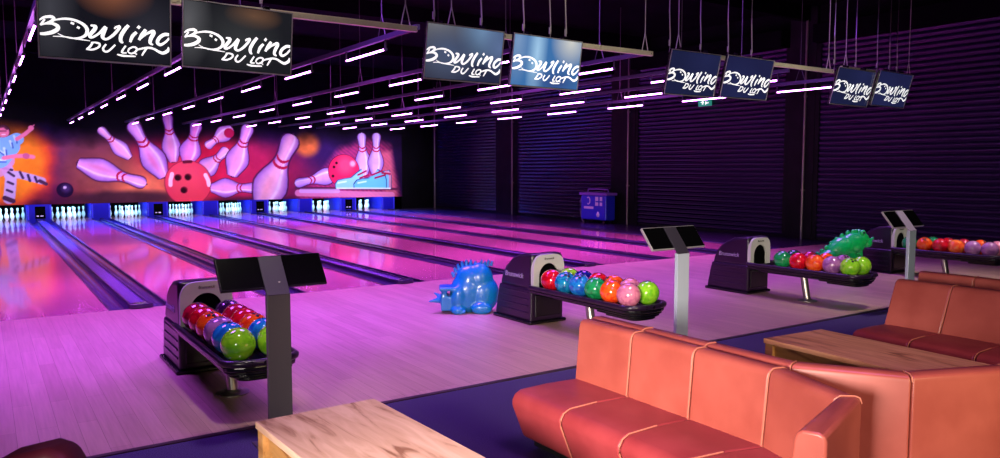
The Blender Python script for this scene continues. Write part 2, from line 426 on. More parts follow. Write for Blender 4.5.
def make_mural():
    mx0, mx1, mz0, mz1 = X_L, 13.98, 0.5, 3.55
    nx, nz = 760, 140
    X, Z = np.meshgrid(np.linspace(mx0, mx1, nx+1), np.linspace(mz0, mz1, nz+1))
    col = np.zeros(X.shape+(3,)); col[:] = (30, 14, 48)
    rng = np.random.RandomState(3)
    def fbm(sx, sz, oct=4):
        out = np.zeros(X.shape); amp = 1.0; tot = 0
        for o in range(oct):
            gx, gz = int((mx1-mx0)/sx*2**o)+3, int((mz1-mz0)/sz*2**o)+3
            g = rng.rand(gz, gx)
            fx = (X-mx0)/(mx1-mx0)*(gx-2); fz = (Z-mz0)/(mz1-mz0)*(gz-2)
            ix = fx.astype(int); iz = fz.astype(int); tx = fx-ix; tz = fz-iz
            tx = tx*tx*(3-2*tx); tz = tz*tz*(3-2*tz)
            v = (g[iz, ix]*(1-tx)+g[iz, ix+1]*tx)*(1-tz)+(g[iz+1, ix]*(1-tx)+g[iz+1, ix+1]*tx)*tz
            out += v*amp; tot += amp; amp *= 0.5
        return out/tot
    N1 = fbm(0.8, 0.8); N2 = fbm(0.35, 0.35)
    def mix(c, a):
        a = np.clip(a, 0, 1)[..., None]
        col[:] = col*(1-a)+np.array(c, float)*a
    def blob(x, y, rx, ry, c, a=1.0, soft=1.0, wob=0.35):
        cx, cz = wp(x, y); ax = abs(wp(x+rx, y)[0]-cx); az = abs(wp(x, y-ry)[1]-cz)
        d = np.sqrt(((X-cx)/ax)**2+((Z-cz)/az)**2)+(N1-0.5)*wob
        t = np.clip((1.0+soft*0.5-d)/soft, 0, 1)
        mix(c, a*t*t*(3-2*t))
    # background airbrush
    blob(70, 150, 45, 45, (62, 30, 104), 0.9)
    blob(320, 160, 60, 40, (50, 24, 84), 0.9)
    blob(190, 180, 115, 38, (150, 28, 60), 0.95)
    blob(215, 168, 66, 30, (208, 26, 60), 0.85)
    blob(120, 178, 48, 20, (206, 92, 70), 0.95)
    blob(95, 165, 40, 32, (120, 66, 62), 0.75)
    blob(150, 190, 30, 14, (235, 130, 80), 0.7)
    blob(262, 172, 34, 34, (170, 40, 96), 0.5)
    blob(125, 198, 55, 7, (58, 32, 44), 0.9)
    blob(245, 203, 70, 6, (70, 28, 50), 0.9)
    blob(8, 165, 48, 46, (214, 60, 46), 1.0, 0.4)
    blob(4, 163, 42, 42, (238, 128, 34), 1.0, 0.5)
    blob(-60, 160, 40, 46, (200, 70, 60), 0.8)
    blob(307, 144, 12, 12, (226, 118, 56), 0.95, 0.8, 0.15)
    # pink patch at right with brush streaks
    pa = [wp(*p) for p in ((300, 196), (318, 178), (340, 147), (372, 139), (390, 146), (398, 190), (400, 200), (300, 203))]
    def poly_d(P):
        P = np.array(P); n = len(P); ins = np.zeros(X.shape, bool); dist = np.full(X.shape, 1e9)
        for i in range(n):
            x1, z1 = P[i]; x2, z2 = P[(i+1) % n]
            c = ((z1 > Z) != (z2 > Z)) & (X < (x2-x1)*(Z-z1)/((z2-z1) if abs(z2-z1) > 1e-9 else 1e-9)+x1); ins ^= c
            L2 = (x2-x1)**2+(z2-z1)**2+1e-12
            t = np.clip(((X-x1)*(x2-x1)+(Z-z1)*(z2-z1))/L2, 0, 1)
            dist = np.minimum(dist, np.hypot(X-x1-t*(x2-x1), Z-z1-t*(z2-z1)))
        return np.where(ins, -dist, dist)
    d = poly_d(pa); st = 0.75+0.5*np.sin((X*0.9+Z)*38+N2*6)*0.3
    mix((188, 52, 112), np.clip(0.55-d/0.28+(N1-0.5)*0.4, 0, 1)*st)
    mix((214, 110, 120), np.clip(0.3-poly_d([wp(*p) for p in ((376, 150), (392, 150), (399, 200), (385, 200))])/0.2, 0, 1)*0.6)
    # tone break up
    col[:] = col*(0.86+0.28*N2[..., None])
    # top fades into the black paint of the wall
    f = np.clip((Z-(2.35+(N1-0.5)*0.8))/0.8, 0, 1)[..., None]
    col[:] = col*(1-f)+np.array((8, 5, 12.))*f

    def disc(cx, cz, r, c, a=1.0, edge=0.02):
        mix(c, np.clip((r-np.hypot(X-cx, Z-cz))/edge+0.5, 0, 1)*a)
    def stroke(pts, w, c, a=1.0, edge=0.02):
        P = [wp(*p) for p in pts]; dist = np.full(X.shape, 1e9)
        for (x1, z1), (x2, z2) in zip(P, P[1:]):
            L2 = (x2-x1)**2+(z2-z1)**2+1e-12
            t = np.clip(((X-x1)*(x2-x1)+(Z-z1)*(z2-z1))/L2, 0, 1)
            dist = np.minimum(dist, np.hypot(X-x1-t*(x2-x1), Z-z1-t*(z2-z1)))
        mix(c, np.clip((w/2-dist)/edge+0.5, 0, 1)*a)
    tt = np.array([p[1]/0.381 for p in PINPROF[1:]]); ww = np.array([p[0]/0.381 for p in PINPROF[1:]])
    def pin(base, head, wid=1.0, light=(232, 168, 208), edge=(142, 92, 176), core=(244, 150, 180)):
        b = wp(*base); h = wp(*head); L = np.hypot(*(h-b)); ax = (h-b)/L; nx_ = np.array((-ax[1], ax[0]))
        u = ((X-b[0])*ax[0]+(Z-b[1])*ax[1])/L; v = ((X-b[0])*nx_[0]+(Z-b[1])*nx_[1])/L
        w = np.interp(u, tt, ww*wid*1.08, left=0, right=0)
        # rounded ends
        w = np.where((u < 0) | (u > 1), 0, w)
        wo = np.interp(u, np.concatenate([[-0.03], tt, [1.03]]), np.concatenate([[0.0], ww*wid*1.08+0.022, [0.0]]), left=0, right=0)
        ed = 0.018/L
        mix((70, 26, 66), np.clip((wo-np.abs(v))/ed+0.5, 0, 1)*(wo > 0)*0.85)
        ins = np.clip((w-np.abs(v))/ed+0.5, 0, 1)*(w > 0)
        q = np.clip(np.abs(v)/(w+1e-6), 0, 1); s = np.clip(v/(w+1e-6), -1, 1)
        c = np.zeros(X.shape+(3,))
        for i in range(3):
            c[..., i] = light[i]*(1-q**2)+edge[i]*q**2
            k = np.exp(-((s-0.15)/0.28)**2)*np.exp(-((u-0.3)/0.2)**2)*0.55
            c[..., i] = c[..., i]*(1-k)+core[i]*k*0.92
            k2 = np.exp(-((s+0.45)/0.13)**2)*0.75*(0.5+0.5*N2)
            c[..., i] = c[..., i]*(1-k2)+252*k2
        c *= (0.88+0.24*N2[..., None])
        a = ins[..., None]; col[:] = col*(1-a)+c*a
        uu = u+0.05*(1-s*s)
        for c0, c1 in ((0.60, 0.635), (0.675, 0.71)):
            mix((176, 24, 66), ((uu > c0) & (uu < c1))*ins)
        return
    # left: striding bowler painted on orange
    skin = (226, 120, 150); jean = (188, 160, 200); shirt = (120, 176, 232)
    stroke([(-10, 176), (-4, 190), (-6, 203)], 0.16, (90, 50, 90))
    stroke([(6, 166), (11, 178), (10, 190), (9, 199)], 0.30, jean)
    stroke([(9, 174), (20, 175), (32, 178), (42, 181)], 0.22, jean)
    for a in ((8, 172, 14, 176), (8, 182, 13, 184), (7, 190, 12, 192), (20, 172, 23, 178), (28, 175, 30, 181), (35, 177, 37, 182), (3, 168, 12, 170)):
        stroke([(a[0], a[1]), (a[2], a[3])], 0.07, (58, 34, 74))
    stroke([(5, 198), (13, 201)], 0.14, (70, 40, 70)); stroke([(40, 181), (46, 184)], 0.11, (70, 40, 70))
    stroke([(-3, 168), (4, 160)], 0.55, (200, 140, 190), 0.9)
    stroke([(-2, 158), (8, 146)], 0.62, shirt); stroke([(8, 143), (17, 139)], 0.36, shirt)
    for a in ((-2, 150, 3, 153), (4, 148, 6, 156), (10, 141, 12, 146), (-3, 160, 5, 160), (14, 136, 16, 141)):
        stroke([(a[0], a[1]), (a[2], a[3])], 0.06, (190, 220, 250))
        stroke([(a[0]+2, a[1]+2), (a[2]+1, a[3]+2)], 0.04, (60, 90, 170))
    stroke([(17, 139), (25, 134), (31, 129)], 0.11, skin); disc(*wp(31, 128), 0.075, skin); stroke([(31, 128), (34, 125)], 0.03, skin)
    stroke([(4, 158), (16, 156), (27, 156), (33, 157)], 0.12, skin); disc(*wp(26, 156), 0.09, (200, 90, 130))
    disc(*wp(3, 131), 0.19, (60, 30, 50)); disc(*wp(3, 132), 0.16, skin)
    stroke([(0, 131), (6, 131)], 0.035, (120, 50, 80)); stroke([(2, 134.5), (5, 134.5)], 0.03, (240, 220, 230)); stroke([(-1, 127), (4, 126.5), (7, 129)], 0.06, (90, 40, 60))
    # small dark ball
    c = wp(65, 190); disc(*c, 0.235, (32, 14, 44)); disc(c[0]+0.03, c[1]+0.05, 0.12, (84, 56, 112), 0.8, 0.12); disc(c[0], c[1]+0.08, 0.045, (220, 190, 230))
    # pins behind the big ball
    pin((130, 158), (99, 128), 1.05)
    pin((173.5, 162), (167, 113.5), 1.05, (222, 150, 200), core=(240, 140, 180))
    pin((187, 164), (197, 123), 1.4, (240, 140, 210), core=(250, 150, 210))
    pin((232, 128), (206, 147), 1.4)
    c = wp(229, 133); disc(*c, 0.17, (170, 24, 70))
    pin((198, 176), (228, 149), 1.35)
    pin((164, 177), (131, 122), 1.10, (226, 160, 224), core=(230, 90, 140))
    pin((78, 163), (146, 184), 0.98, (232, 160, 226), core=(240, 120, 170))
    pin((232, 176), (249, 125), 1.2, (236, 160, 224))
    # big red ball
    c = wp(188.5, 183); rr = 0.75
    disc(*c, rr+0.02, (90, 14, 40)); disc(*c, rr, (222, 58, 84))
    disc(c[0]-0.1, c[1]+0.2, 0.55, (236, 84, 96), 0.6, 0.5); disc(c[0]+0.1, c[1]-0.5, 0.6, (240, 70, 80), 0.5, 0.5)
    for px, py in ((178, 177.5), (188, 177), (184, 190)):
        h = wp(px, py); disc(*h, 0.115, (110, 16, 40)); disc(h[0]-0.015, h[1]-0.015, 0.085, (44, 14, 22))
    stroke([(172, 174), (170.5, 180), (170.5, 185)], 0.13, (250, 205, 215)); stroke([(205.5, 175), (208, 180), (209, 185)], 0.13, (250, 205, 215))
    stroke([(184, 162), (191, 161.5)], 0.10, (90, 20, 40))
    pin((211, 188), (256, 188), 1.25, (226, 150, 226))
    pin((260, 210), (293, 135), 1.2, (246, 182, 214), core=(252, 160, 170))
    # right group
    stroke([(296, 188), (398, 189)], 0.09, (88, 34, 66))
    stroke([(298, 193), (392, 195)], 0.24, (222, 130, 180), 0.85)
    stroke([(301, 191), (338, 191)], 0.16, (206, 160, 226), 0.8)
    pin((364, 176), (361.5, 133), 1.15, (206, 166, 240), edge=(140, 100, 200), core=(222, 170, 230))
    pin((375.5, 176), (376.5, 133), 1.15, (206, 166, 240), edge=(140, 100, 200), core=(222, 170, 230))
    pin((340, 173), (295, 184), 1.0, (206, 160, 232), edge=(140, 100, 200))
    c = wp(344, 171); disc(*c, 0.64, (84, 10, 50)); disc(*c, 0.615, (216, 32, 84)); disc(c[0]+0.05, c[1]+0.22, 0.32, (240, 90, 130), 0.6, 0.3)
    disc(c[0]+0.36, c[1]+0.28, 0.11, (250, 190, 215), 0.8, 0.1)
    for px, py in ((334, 167), (336.5, 163), (333, 176)): disc(*wp(px, py), 0.055, (44, 8, 24))
    # pale blue shoes
    def poly(P, c, edge=0.02): mix(c, np.clip(-poly_d([wp(*p) for p in P])/edge+0.5, 0, 1))
    for P, c2 in (([(358, 188.5), (357, 184), (361, 180), (368, 178), (374, 174), (377, 169.5), (381, 172), (389, 170.5), (391, 176), (391, 188.5)], (110, 186, 222)),
                  ([(336, 188.5), (335.5, 184), (338, 180.5), (344, 179), (351, 178), (357, 173), (362, 169.5), (364, 176), (364, 188.5)], (132, 204, 234)),
                  ([(354.5, 188.5), (354, 184.5), (357, 180.5), (362, 179), (369, 178.5), (375, 174), (379, 171), (384, 173), (386, 180), (386, 188.5)], (96, 188, 230))):
        Q = [(p[0]+(0.7 if p[0] > 366 else -0.7), p[1]-0.7 if p[1] < 185 else p[1]+0.4) for p in P]
        poly(Q, (40, 50, 104)); poly(P, c2)
    stroke([(386, 172), (390, 173), (390, 188)], 0.10, (214, 120, 150), 0.8)
    stroke([(338, 183), (346, 181.5)], 0.06, (200, 236, 250)); stroke([(358, 183), (366, 181.5)], 0.06, (190, 232, 250)); stroke([(337, 188.3), (390, 188.3)], 0.05, (220, 240, 250))
    for a in ((358, 175, 366, 171), (360, 178, 368, 175), (372, 175, 382, 171), (375, 178, 385, 175), (382, 173, 390, 174)):
        stroke([(a[0], a[1]), (a[2], a[3])], 0.07, (150, 24, 60))
    # build panel
    me = bpy.data.meshes.new('mural')
    nv = (nx+1)*(nz+1)
    co = np.zeros((nv, 3)); co[:, 0] = X.ravel(); co[:, 1] = Y_MASK; co[:, 2] = Z.ravel()
    idx = np.arange(nv).reshape(nz+1, nx+1)
    q = np.stack([idx[:-1, :-1], idx[:-1, 1:], idx[1:, 1:], idx[1:, :-1]], -1).reshape(-1, 4)
    b = nv; back = [(mx0, Y_MASK+0.02, mz0), (mx1, Y_MASK+0.02, mz0), (mx1, Y_MASK+0.02, mz1), (mx0, Y_MASK+0.02, mz1)]
    verts = co.tolist()+back
    faces = q.tolist()
    c0, c1, c2, c3 = int(idx[0, 0]), int(idx[0, -1]), int(idx[-1, -1]), int(idx[-1, 0])
    faces += [[b+3, b+2, b+1, b]]
    faces += [idx[0, ::-1].tolist()+[b, b+1], idx[-1, :].tolist()+[b+2, b+3], idx[:, -1][::-1].tolist()+[b+1, b+2], idx[:, 0].tolist()+[b+3, b]]
    me.from_pydata(verts, [], faces)
    ca = me.color_attributes.new('paint', 'FLOAT_COLOR', 'POINT')
    cc = np.clip(col.reshape(-1, 3)/255.0, 0, 1); lin = np.where(cc <= 0.04045, cc/12.92, ((cc+0.055)/1.055)**2.4)
    al = np.ones((nv+4, 4)); al[:nv, :3] = lin; al[nv:, :3] = 0.02
    ca.data.foreach_set('color', al.ravel().astype(np.float32))
    m = mat('mural_paint', (128, 128, 128), 0.8, spec=0.03); t, bs = nt(m)
    n = t.nodes.new('ShaderNodeVertexColor'); n.layer_name = 'paint'; t.links.new(n.outputs['Color'], bs.inputs['Base Color'])
    me.materials.append(m)
    o = bpy.data.objects.new('mural', me); C.objects.link(o)
    tag(o, 'airbrushed wall mural of flying pink bowling pins, red ball and blue shoes', 'mural')
make_mural()

# ------------------------------------------------------------------ tube lights on rails
Z_T = 2.985
for k in range(1, 9):
    x, ys, yp = [(0.5, 9.2, 2.38), (2.33, 9.3, 2.40), (3.96, 8.78, 2.38), (5.72, 8.76, 2.38), (7.33, 8.56, 2.36), (9.0, 8.36, 2.34), (10.42, 8.16, 2.32), (12.02, 8.2, 2.26)][k-1]
    bm = new(); box(bm, x-0.022, x+0.022, 7.4, 27.5, Z_T+0.11, Z_T+0.165)
    o = obj('light_rail', bm, M['beam']); tag(o, 'long thin lighting rail running above the %s lane from the left' % ORD[k-1], 'lighting rail', 'lighting rails above the lanes')
    t0 = None
    for j in range(8):
        y = ys+yp*j
        lab = 'glowing violet tube light, %s from the front in the row above the %s lane' % (ORD[j], ORD[k-1])
        if k == 1 and j == 0:
            t = thing('tube_light', lab, 'tube light', (x, y, Z_T), 0, 'violet tube lights above the lanes')
            bm = new(); cyl(bm, (0, -0.56, 0), (0, 0.56, 0), 0.0115, n=8); obj('tube', bm, M['tube'], t)
            for s in (-1, 1):
                bm = new(); cyl(bm, (0, s*0.56, 0), (0, s*0.585, 0), 0.021, n=8); box(bm, -0.008, 0.008, s*0.57-0.01, s*0.57+0.01, 0, 0.11); obj('lamp_socket', bm, M['tube_cap'], t)
            proto = t
        else:
            t = dup(proto); t.location = (x, y, Z_T); t['label'] = lab
    # hangers
    for y in (8.3, 12.9, 17.7, 22.5):
        bm = new(); cyl(bm, (x, y, Z_T+0.42), (x, y, Z_C), 0.006, n=5); cyl(bm, (x, y-0.09, Z_T+0.165), (x, y, Z_T+0.42), 0.006, n=5); cyl(bm, (x, y+0.09, Z_T+0.165), (x, y, Z_T+0.42), 0.005, n=5)
        o = obj('hanger_wire', bm, M['wire_dark']); tag(o, 'thin forked wire holding the lighting rail above the %s lane' % ORD[k-1], 'hanging wire', 'wires of the rail above the %s lane' % ORD[k-1])

# ------------------------------------------------------------------ hanging screens
def screen_mat(name, base, spots):
    m = bpy.data.materials.new(name); m.use_nodes = True; t, b = nt(m)
    b.inputs['Base Color'].default_value = (0.006, 0.006, 0.008, 1); b.inputs['Roughness'].default_value = 0.15
    tc = t.nodes.new('ShaderNodeTexCoord'); cur = None
    L = t.links
    last = t.nodes.new('ShaderNodeRGB'); last.outputs[0].default_value = (*s2l(base), 1); last = last.outputs[0]
    for (u, v, ru, rv, c) in spots:
        mp = t.nodes.new('ShaderNodeMapping'); mp.inputs['Location'].default_value = (-u/ru, 0, -v/rv); mp.inputs['Scale'].default_value = (1/ru, 0, 1/rv)
        g = t.nodes.new('ShaderNodeTexGradient'); g.gradient_type = 'SPHERICAL'
        L.new(tc.outputs['Object'], mp.inputs['Vector']); L.new(mp.outputs[0], g.inputs['Vector'])
        mx = t.nodes.new('ShaderNodeMixRGB'); L.new(g.outputs['Fac'], mx.inputs['Fac']); L.new(last, mx.inputs[1]); mx.inputs[2].default_value = (*s2l(c), 1); last = mx.outputs[0]
    L.new(last, b.inputs['Emission Color']); b.inputs['Emission Strength'].default_value = 1.0
    return m
def W(x): return x*0.93
SM = [screen_mat('screen_a', (20, 20, 28), [(0.05, 0.25, 0.30, 0.20, (130, 78, 56)), (-0.38, 0.1, 0.2, 0.5, (62, 62, 70)), (0.3, 0.0, 0.3, 0.3, (44, 44, 54))]),
      screen_mat('screen_b', (26, 27, 32), [(0.12, 0.20, 0.26, 0.12, (110, 76, 54)), (-0.42, 0.1, 0.2, 0.4, (88, 88, 92)), (0.0, 0.0, 0.4, 0.3, (50, 52, 54))]),
      screen_mat('screen_c', (36, 40, 66), [(-0.3, 0.0, 0.5, 0.4, (76, 78, 90)), (-0.35, 0.28, 0.5, 0.25, (112, 112, 118)), (0.2, 0.28, 0.35, 0.4, (110, 140, 176)), (0.42, 0.1, 0.25, 0.3, (90, 110, 150)), (-0.2, 0.0, 0.4, 0.3, (70, 84, 116))]),
      screen_mat('screen_d', (60, 112, 170), [(-0.15, 0.1, 0.15, 0.7, (160, 200, 232)), (0.32, 0.25, 0.3, 0.3, (206, 206, 200)), (0.15, -0.2, 0.4, 0.2, (50, 70, 130)), (-0.42, 0.2, 0.2, 0.5, (120, 150, 190))]),
      screen_mat('screen_e', (26, 30, 64), [(0.2, 0.2, 0.5, 0.4, (32, 36, 76))]),
      screen_mat('screen_f', (28, 30, 68), [(-0.2, -0.1, 0.5, 0.4, (34, 38, 80))])]

# hand-lettered logo strokes in sketch coordinates (u right, v down), width per point
LG = [
 ([(28, 92), (62, 68), (108, 60), (128, 74), (108, 98), (60, 118), (34, 128)], [7, 15, 18, 20, 18, 10, 6]),
 ([(34, 128), (66, 82)], [14, 12]),
 ([(56, 118), (112, 112), (150, 128), (152, 152), (116, 178), (66, 192), (28, 194)], [8, 16, 22, 24, 24, 20, 14]),
 ([(112, 96), (150, 80), (210, 70), (272, 78), (328, 104), (358, 142), (352, 184), (312, 212), (250, 219), (196, 208), (152, 186)], [5, 10, 14, 15, 18, 22, 20, 14, 8, 7, 4]),
 ([(118, 210), (190, 209), (280, 222), (378, 234)], [4, 8, 9, 4]),
 ([(244, 98), (268, 108)], [14, 14]), ([(288, 128), (306, 140)], [14, 14]),
 ([(384, 112), (418, 118), (414, 140), (378, 190), (392, 206), (440, 176), (492, 122), (478, 160), (470, 200), (496, 216), (544, 184), (588, 132), (596, 110), (566, 118), (560, 132)], [10, 20, 24, 22, 14, 14, 22, 26, 22, 14, 18, 18, 16, 12, 8]),
 ([(664, 96), (630, 140), (604, 192), (606, 228), (622, 240)], [20, 24, 24, 20, 8]),
 ([(724, 148), (692, 184), (674, 232)], [18, 22, 14]), ([(750, 98), (734, 118)], [18, 18]),
 ([(796, 124), (766, 168), (742, 212)], [20, 24, 16]),
 ([(748, 206), (796, 162), (846, 136), (856, 150), (834, 196), (828, 230), (850, 248)], [8, 14, 20, 26, 24, 20, 8]),
 ([(978, 158), (940, 158), (898, 190), (886, 226), (908, 244), (946, 222), (982, 184)], [20, 22, 22, 22, 18, 14, 14]),
 ([(982, 262), (966, 292), (928, 312), (892, 300), (856, 280), (812, 272), (750, 284), (720, 296)], [20, 22, 20, 16, 14, 14, 12, 6]),
 ([(398, 246), (376, 280), (354, 298)], [12, 14, 10]),
 ([(348, 300), (396, 302), (440, 280), (446, 256), (420, 246), (384, 246)], [10, 12, 12, 13, 11, 7]),
 ([(494, 256), (472, 288), (480, 312), (510, 310), (562, 258)], [11, 13, 13, 12, 11]),
 ([(640, 262), (612, 308), (618, 320), (646, 320)], [11, 13, 11, 8]),
 ([(656, 312), (666, 286), (700, 270), (724, 282), (714, 308), (682, 324), (658, 314)], [9, 11, 11, 12, 12, 11, 8]),
 ([(700, 312), (724, 332)], [8, 8]),
 ([(800, 276), (780, 308), (762, 338)], [12, 13, 9]),
 ([(574, 334), (620, 344), (714, 346)], [8, 14, 8]),
]
def logo_mesh(width):
    bm = new(); k = width/960.0
    half = width/2-0.005
    for si, (pts, ws) in enumerate(LG):
        P = crom(pts, 6) if len(pts) > 2 else [pts[0], pts[1]]
        n = len(P); wv = [np.interp(i/(n-1)*(len(ws)-1), range(len(ws)), ws) for i in range(n)]
        def cv(x, y, zz):
            u = (x-25)/960.0; X_ = (u-0.5)*width; Zv = (378+50*u-y)*k
            return Vector((max(-half, min(half, X_)), zz, Zv))
        Ls, Rs = [], []
        for i, (x, y) in enumerate(P):
            a = P[max(i-1, 0)]; b = P[min(i+1, n-1)]; dx, dy = b[0]-a[0], b[1]-a[1]; l = math.hypot(dx, dy) or 1
            nx_, ny_ = -dy/l*wv[i]*0.62, dx/l*wv[i]*0.62
            yy = -0.0015-si*0.00006
            Ls.append(cv(x+nx_, y+ny_, yy)); Rs.append(cv(x-nx_, y-ny_, yy))
        A = [bm.verts.new(v) for v in Ls]; B = [bm.verts.new(v) for v in Rs]
        for i in range(n-1):
            try: bm.faces.new((A[i], A[i+1], B[i+1], B[i]))
            except ValueError: pass
        if len(pts) == 2:   # rounded ends
            pass
    return bm
SW, SHH = 0.93, 0.545
# centre x, y(front), bottom z, tilt, yaw, roll, material, label
MONS = [(0.86, 6.70, 2.425, 6, 1.5, 0.0, 0, 0.93, 'leftmost hanging screen with a brown glow at top'),
        (1.86, 6.70, 2.425, 6, 4.0, 0.5, 1, 0.93, 'grey hanging screen, second from the left, above the nearest console'),
        (4.09, 6.70, 2.48, 9, 3.0, 0.0, 2, 0.94, 'third hanging screen from left, grey blue, left one of the brightest pair'),
        (5.13, 6.70, 2.475, 9, 3.0, 0.0, 3, 0.97, 'brightest light blue hanging screen, fourth from the left'),
        (7.42, 6.70, 2.515, 13, 3.0, -0.5, 4, 0.96, 'navy hanging screen, fifth from the left, with exit sign below its pair'),
        (8.47, 6.70, 2.53, 13, 3.0, -0.5, 5, 1.02, 'navy hanging screen, third from the right'),
        (10.91, 6.70, 2.555, 15, 3.0, 0.0, 4, 1.08, 'navy hanging screen, second from the right'),
        (12.0, 6.70, 2.585, 15, 3.0, 0.0, 5, 1.06, 'rightmost navy hanging screen')]
for i, (mx_, my_, mz_, tilt, yw, roll, mi, w, lab) in enumerate(MONS):
    t = thing('hanging_screen', lab+', reading Bowling du Lot' if len(lab.split()) < 12 else lab, 'screen', (mx_, my_, mz_), 0, 'row of hanging score screens')
    t.rotation_euler = (R(tilt), R(roll), R(yw))
    bm = new(); box(bm, -w/2, w/2, 0.0, 0.035, 0, SHH); obj('housing', bm, M['black'], t, bevel=0.005)
    bm = new(); box(bm, -w/2+0.012, w/2-0.012, -0.001, 0.0, 0.016, SHH-0.012)
    bmesh.ops.translate(bm, verts=bm.verts, vec=(0, 0, -SHH/2))
    obj('display', bm, SM[mi], t, loc=(0, 0, SHH/2))
    bm = new()
    box(bm, -w/2, w/2, -0.006, 0.0, 0, 0.012); box(bm, -w/2, w/2, -0.006, 0.0, SHH-0.008, SHH)
    box(bm, -w/2, -w/2+0.009, -0.006, 0.0, 0.012, SHH-0.008); box(bm, w/2-0.009, w/2, -0.006, 0.0, 0.012, SHH-0.008)
    obj('bezel', bm, M['rim'], t)
    obj('lettering', logo_mesh(w-0.02), M['white_text'], t)
    for s in (-0.25, 0.25):
        bm = new(); box(bm, s-0.02, s+0.02, 0.03, 0.10, SHH*0.35, SHH+0.03); obj('mount_arm', bm, M['black'], t)
    # wires
    for s in ((-0.30, 0.26) if i % 2 == 0 else (-0.24, 0.12, 0.34) if i in (3, 7) else (-0.26, 0.22)):
        tx = mx_+s; tz = mz_+SHH-0.02
        bm = new(); tube(bm, [(tx, my_+0.06, tz), (tx+0.012, my_+0.06, tz+0.12), (tx-0.008, my_+0.06, tz+0.5), (tx, my_+0.06, Z_C)], 0.0075, 6)
        cyl(bm, (tx, my_+0.06, tz+0.08), (tx, my_+0.06, tz+0.15), 0.013, n=6)
        o = obj('hanger_wire', bm, M['wire'], smooth=True)
        tag(o, 'grey cable holding the %s hanging screen from the left' % ORD[i], 'hanging wire', 'cables of the %s hanging screen from left' % ORD[i])

# perforated rails the screens hang from
def perf_rail(x0, x1, z, lab):
    t = thing('perforated_rail', lab, 'rail', (x0, 6.80, z), 0, 'perforated rails behind the hanging screens')
    L = x1-x0
    bm = new()
    box(bm, 0, L, -0.018, 0.018, 0.0, 0.006); box(bm, 0, L, -0.018, 0.018, 0.049, 0.055); box(bm, 0, L, 0.014, 0.018, 0.006, 0.049)
    n = int(L/0.06)
    for i in range(n+1):
        a = i*0.06; box(bm, a, min(a+0.035, L), -0.018, -0.014, 0.006, 0.049)
    box(bm, 0, L, -0.018, -0.014, 0.006, 0.018); box(bm, 0, L, -0.018, -0.014, 0.038, 0.049)
    obj('channel', bm, M['perf'], t)
    for s in (0.12, L-0.12):
        bm = new(); cyl(bm, (s-0.05, 0, 0.055), (s, 0, 0.26), 0.006, n=5); cyl(bm, (s+0.05, 0, 0.055), (s, 0, 0.26), 0.006, n=5); cyl(bm, (s, 0, 0.26), (s, 0, Z_C-z), 0.006, n=5)
        obj('suspension_wire', bm, M['wire'], t)
perf_rail(-0.2, 3.62, 2.945, 'pale perforated rail behind the two leftmost hanging screens')
perf_rail(3.9, 6.86, 2.975, 'pale perforated rail behind the bright blue hanging screens')
perf_rail(7.2, 10.65, 3.03, 'pale perforated rail behind the middle navy hanging screens')
perf_rail(10.85, 12.9, 3.10, 'pale perforated rail behind the two rightmost hanging screens')

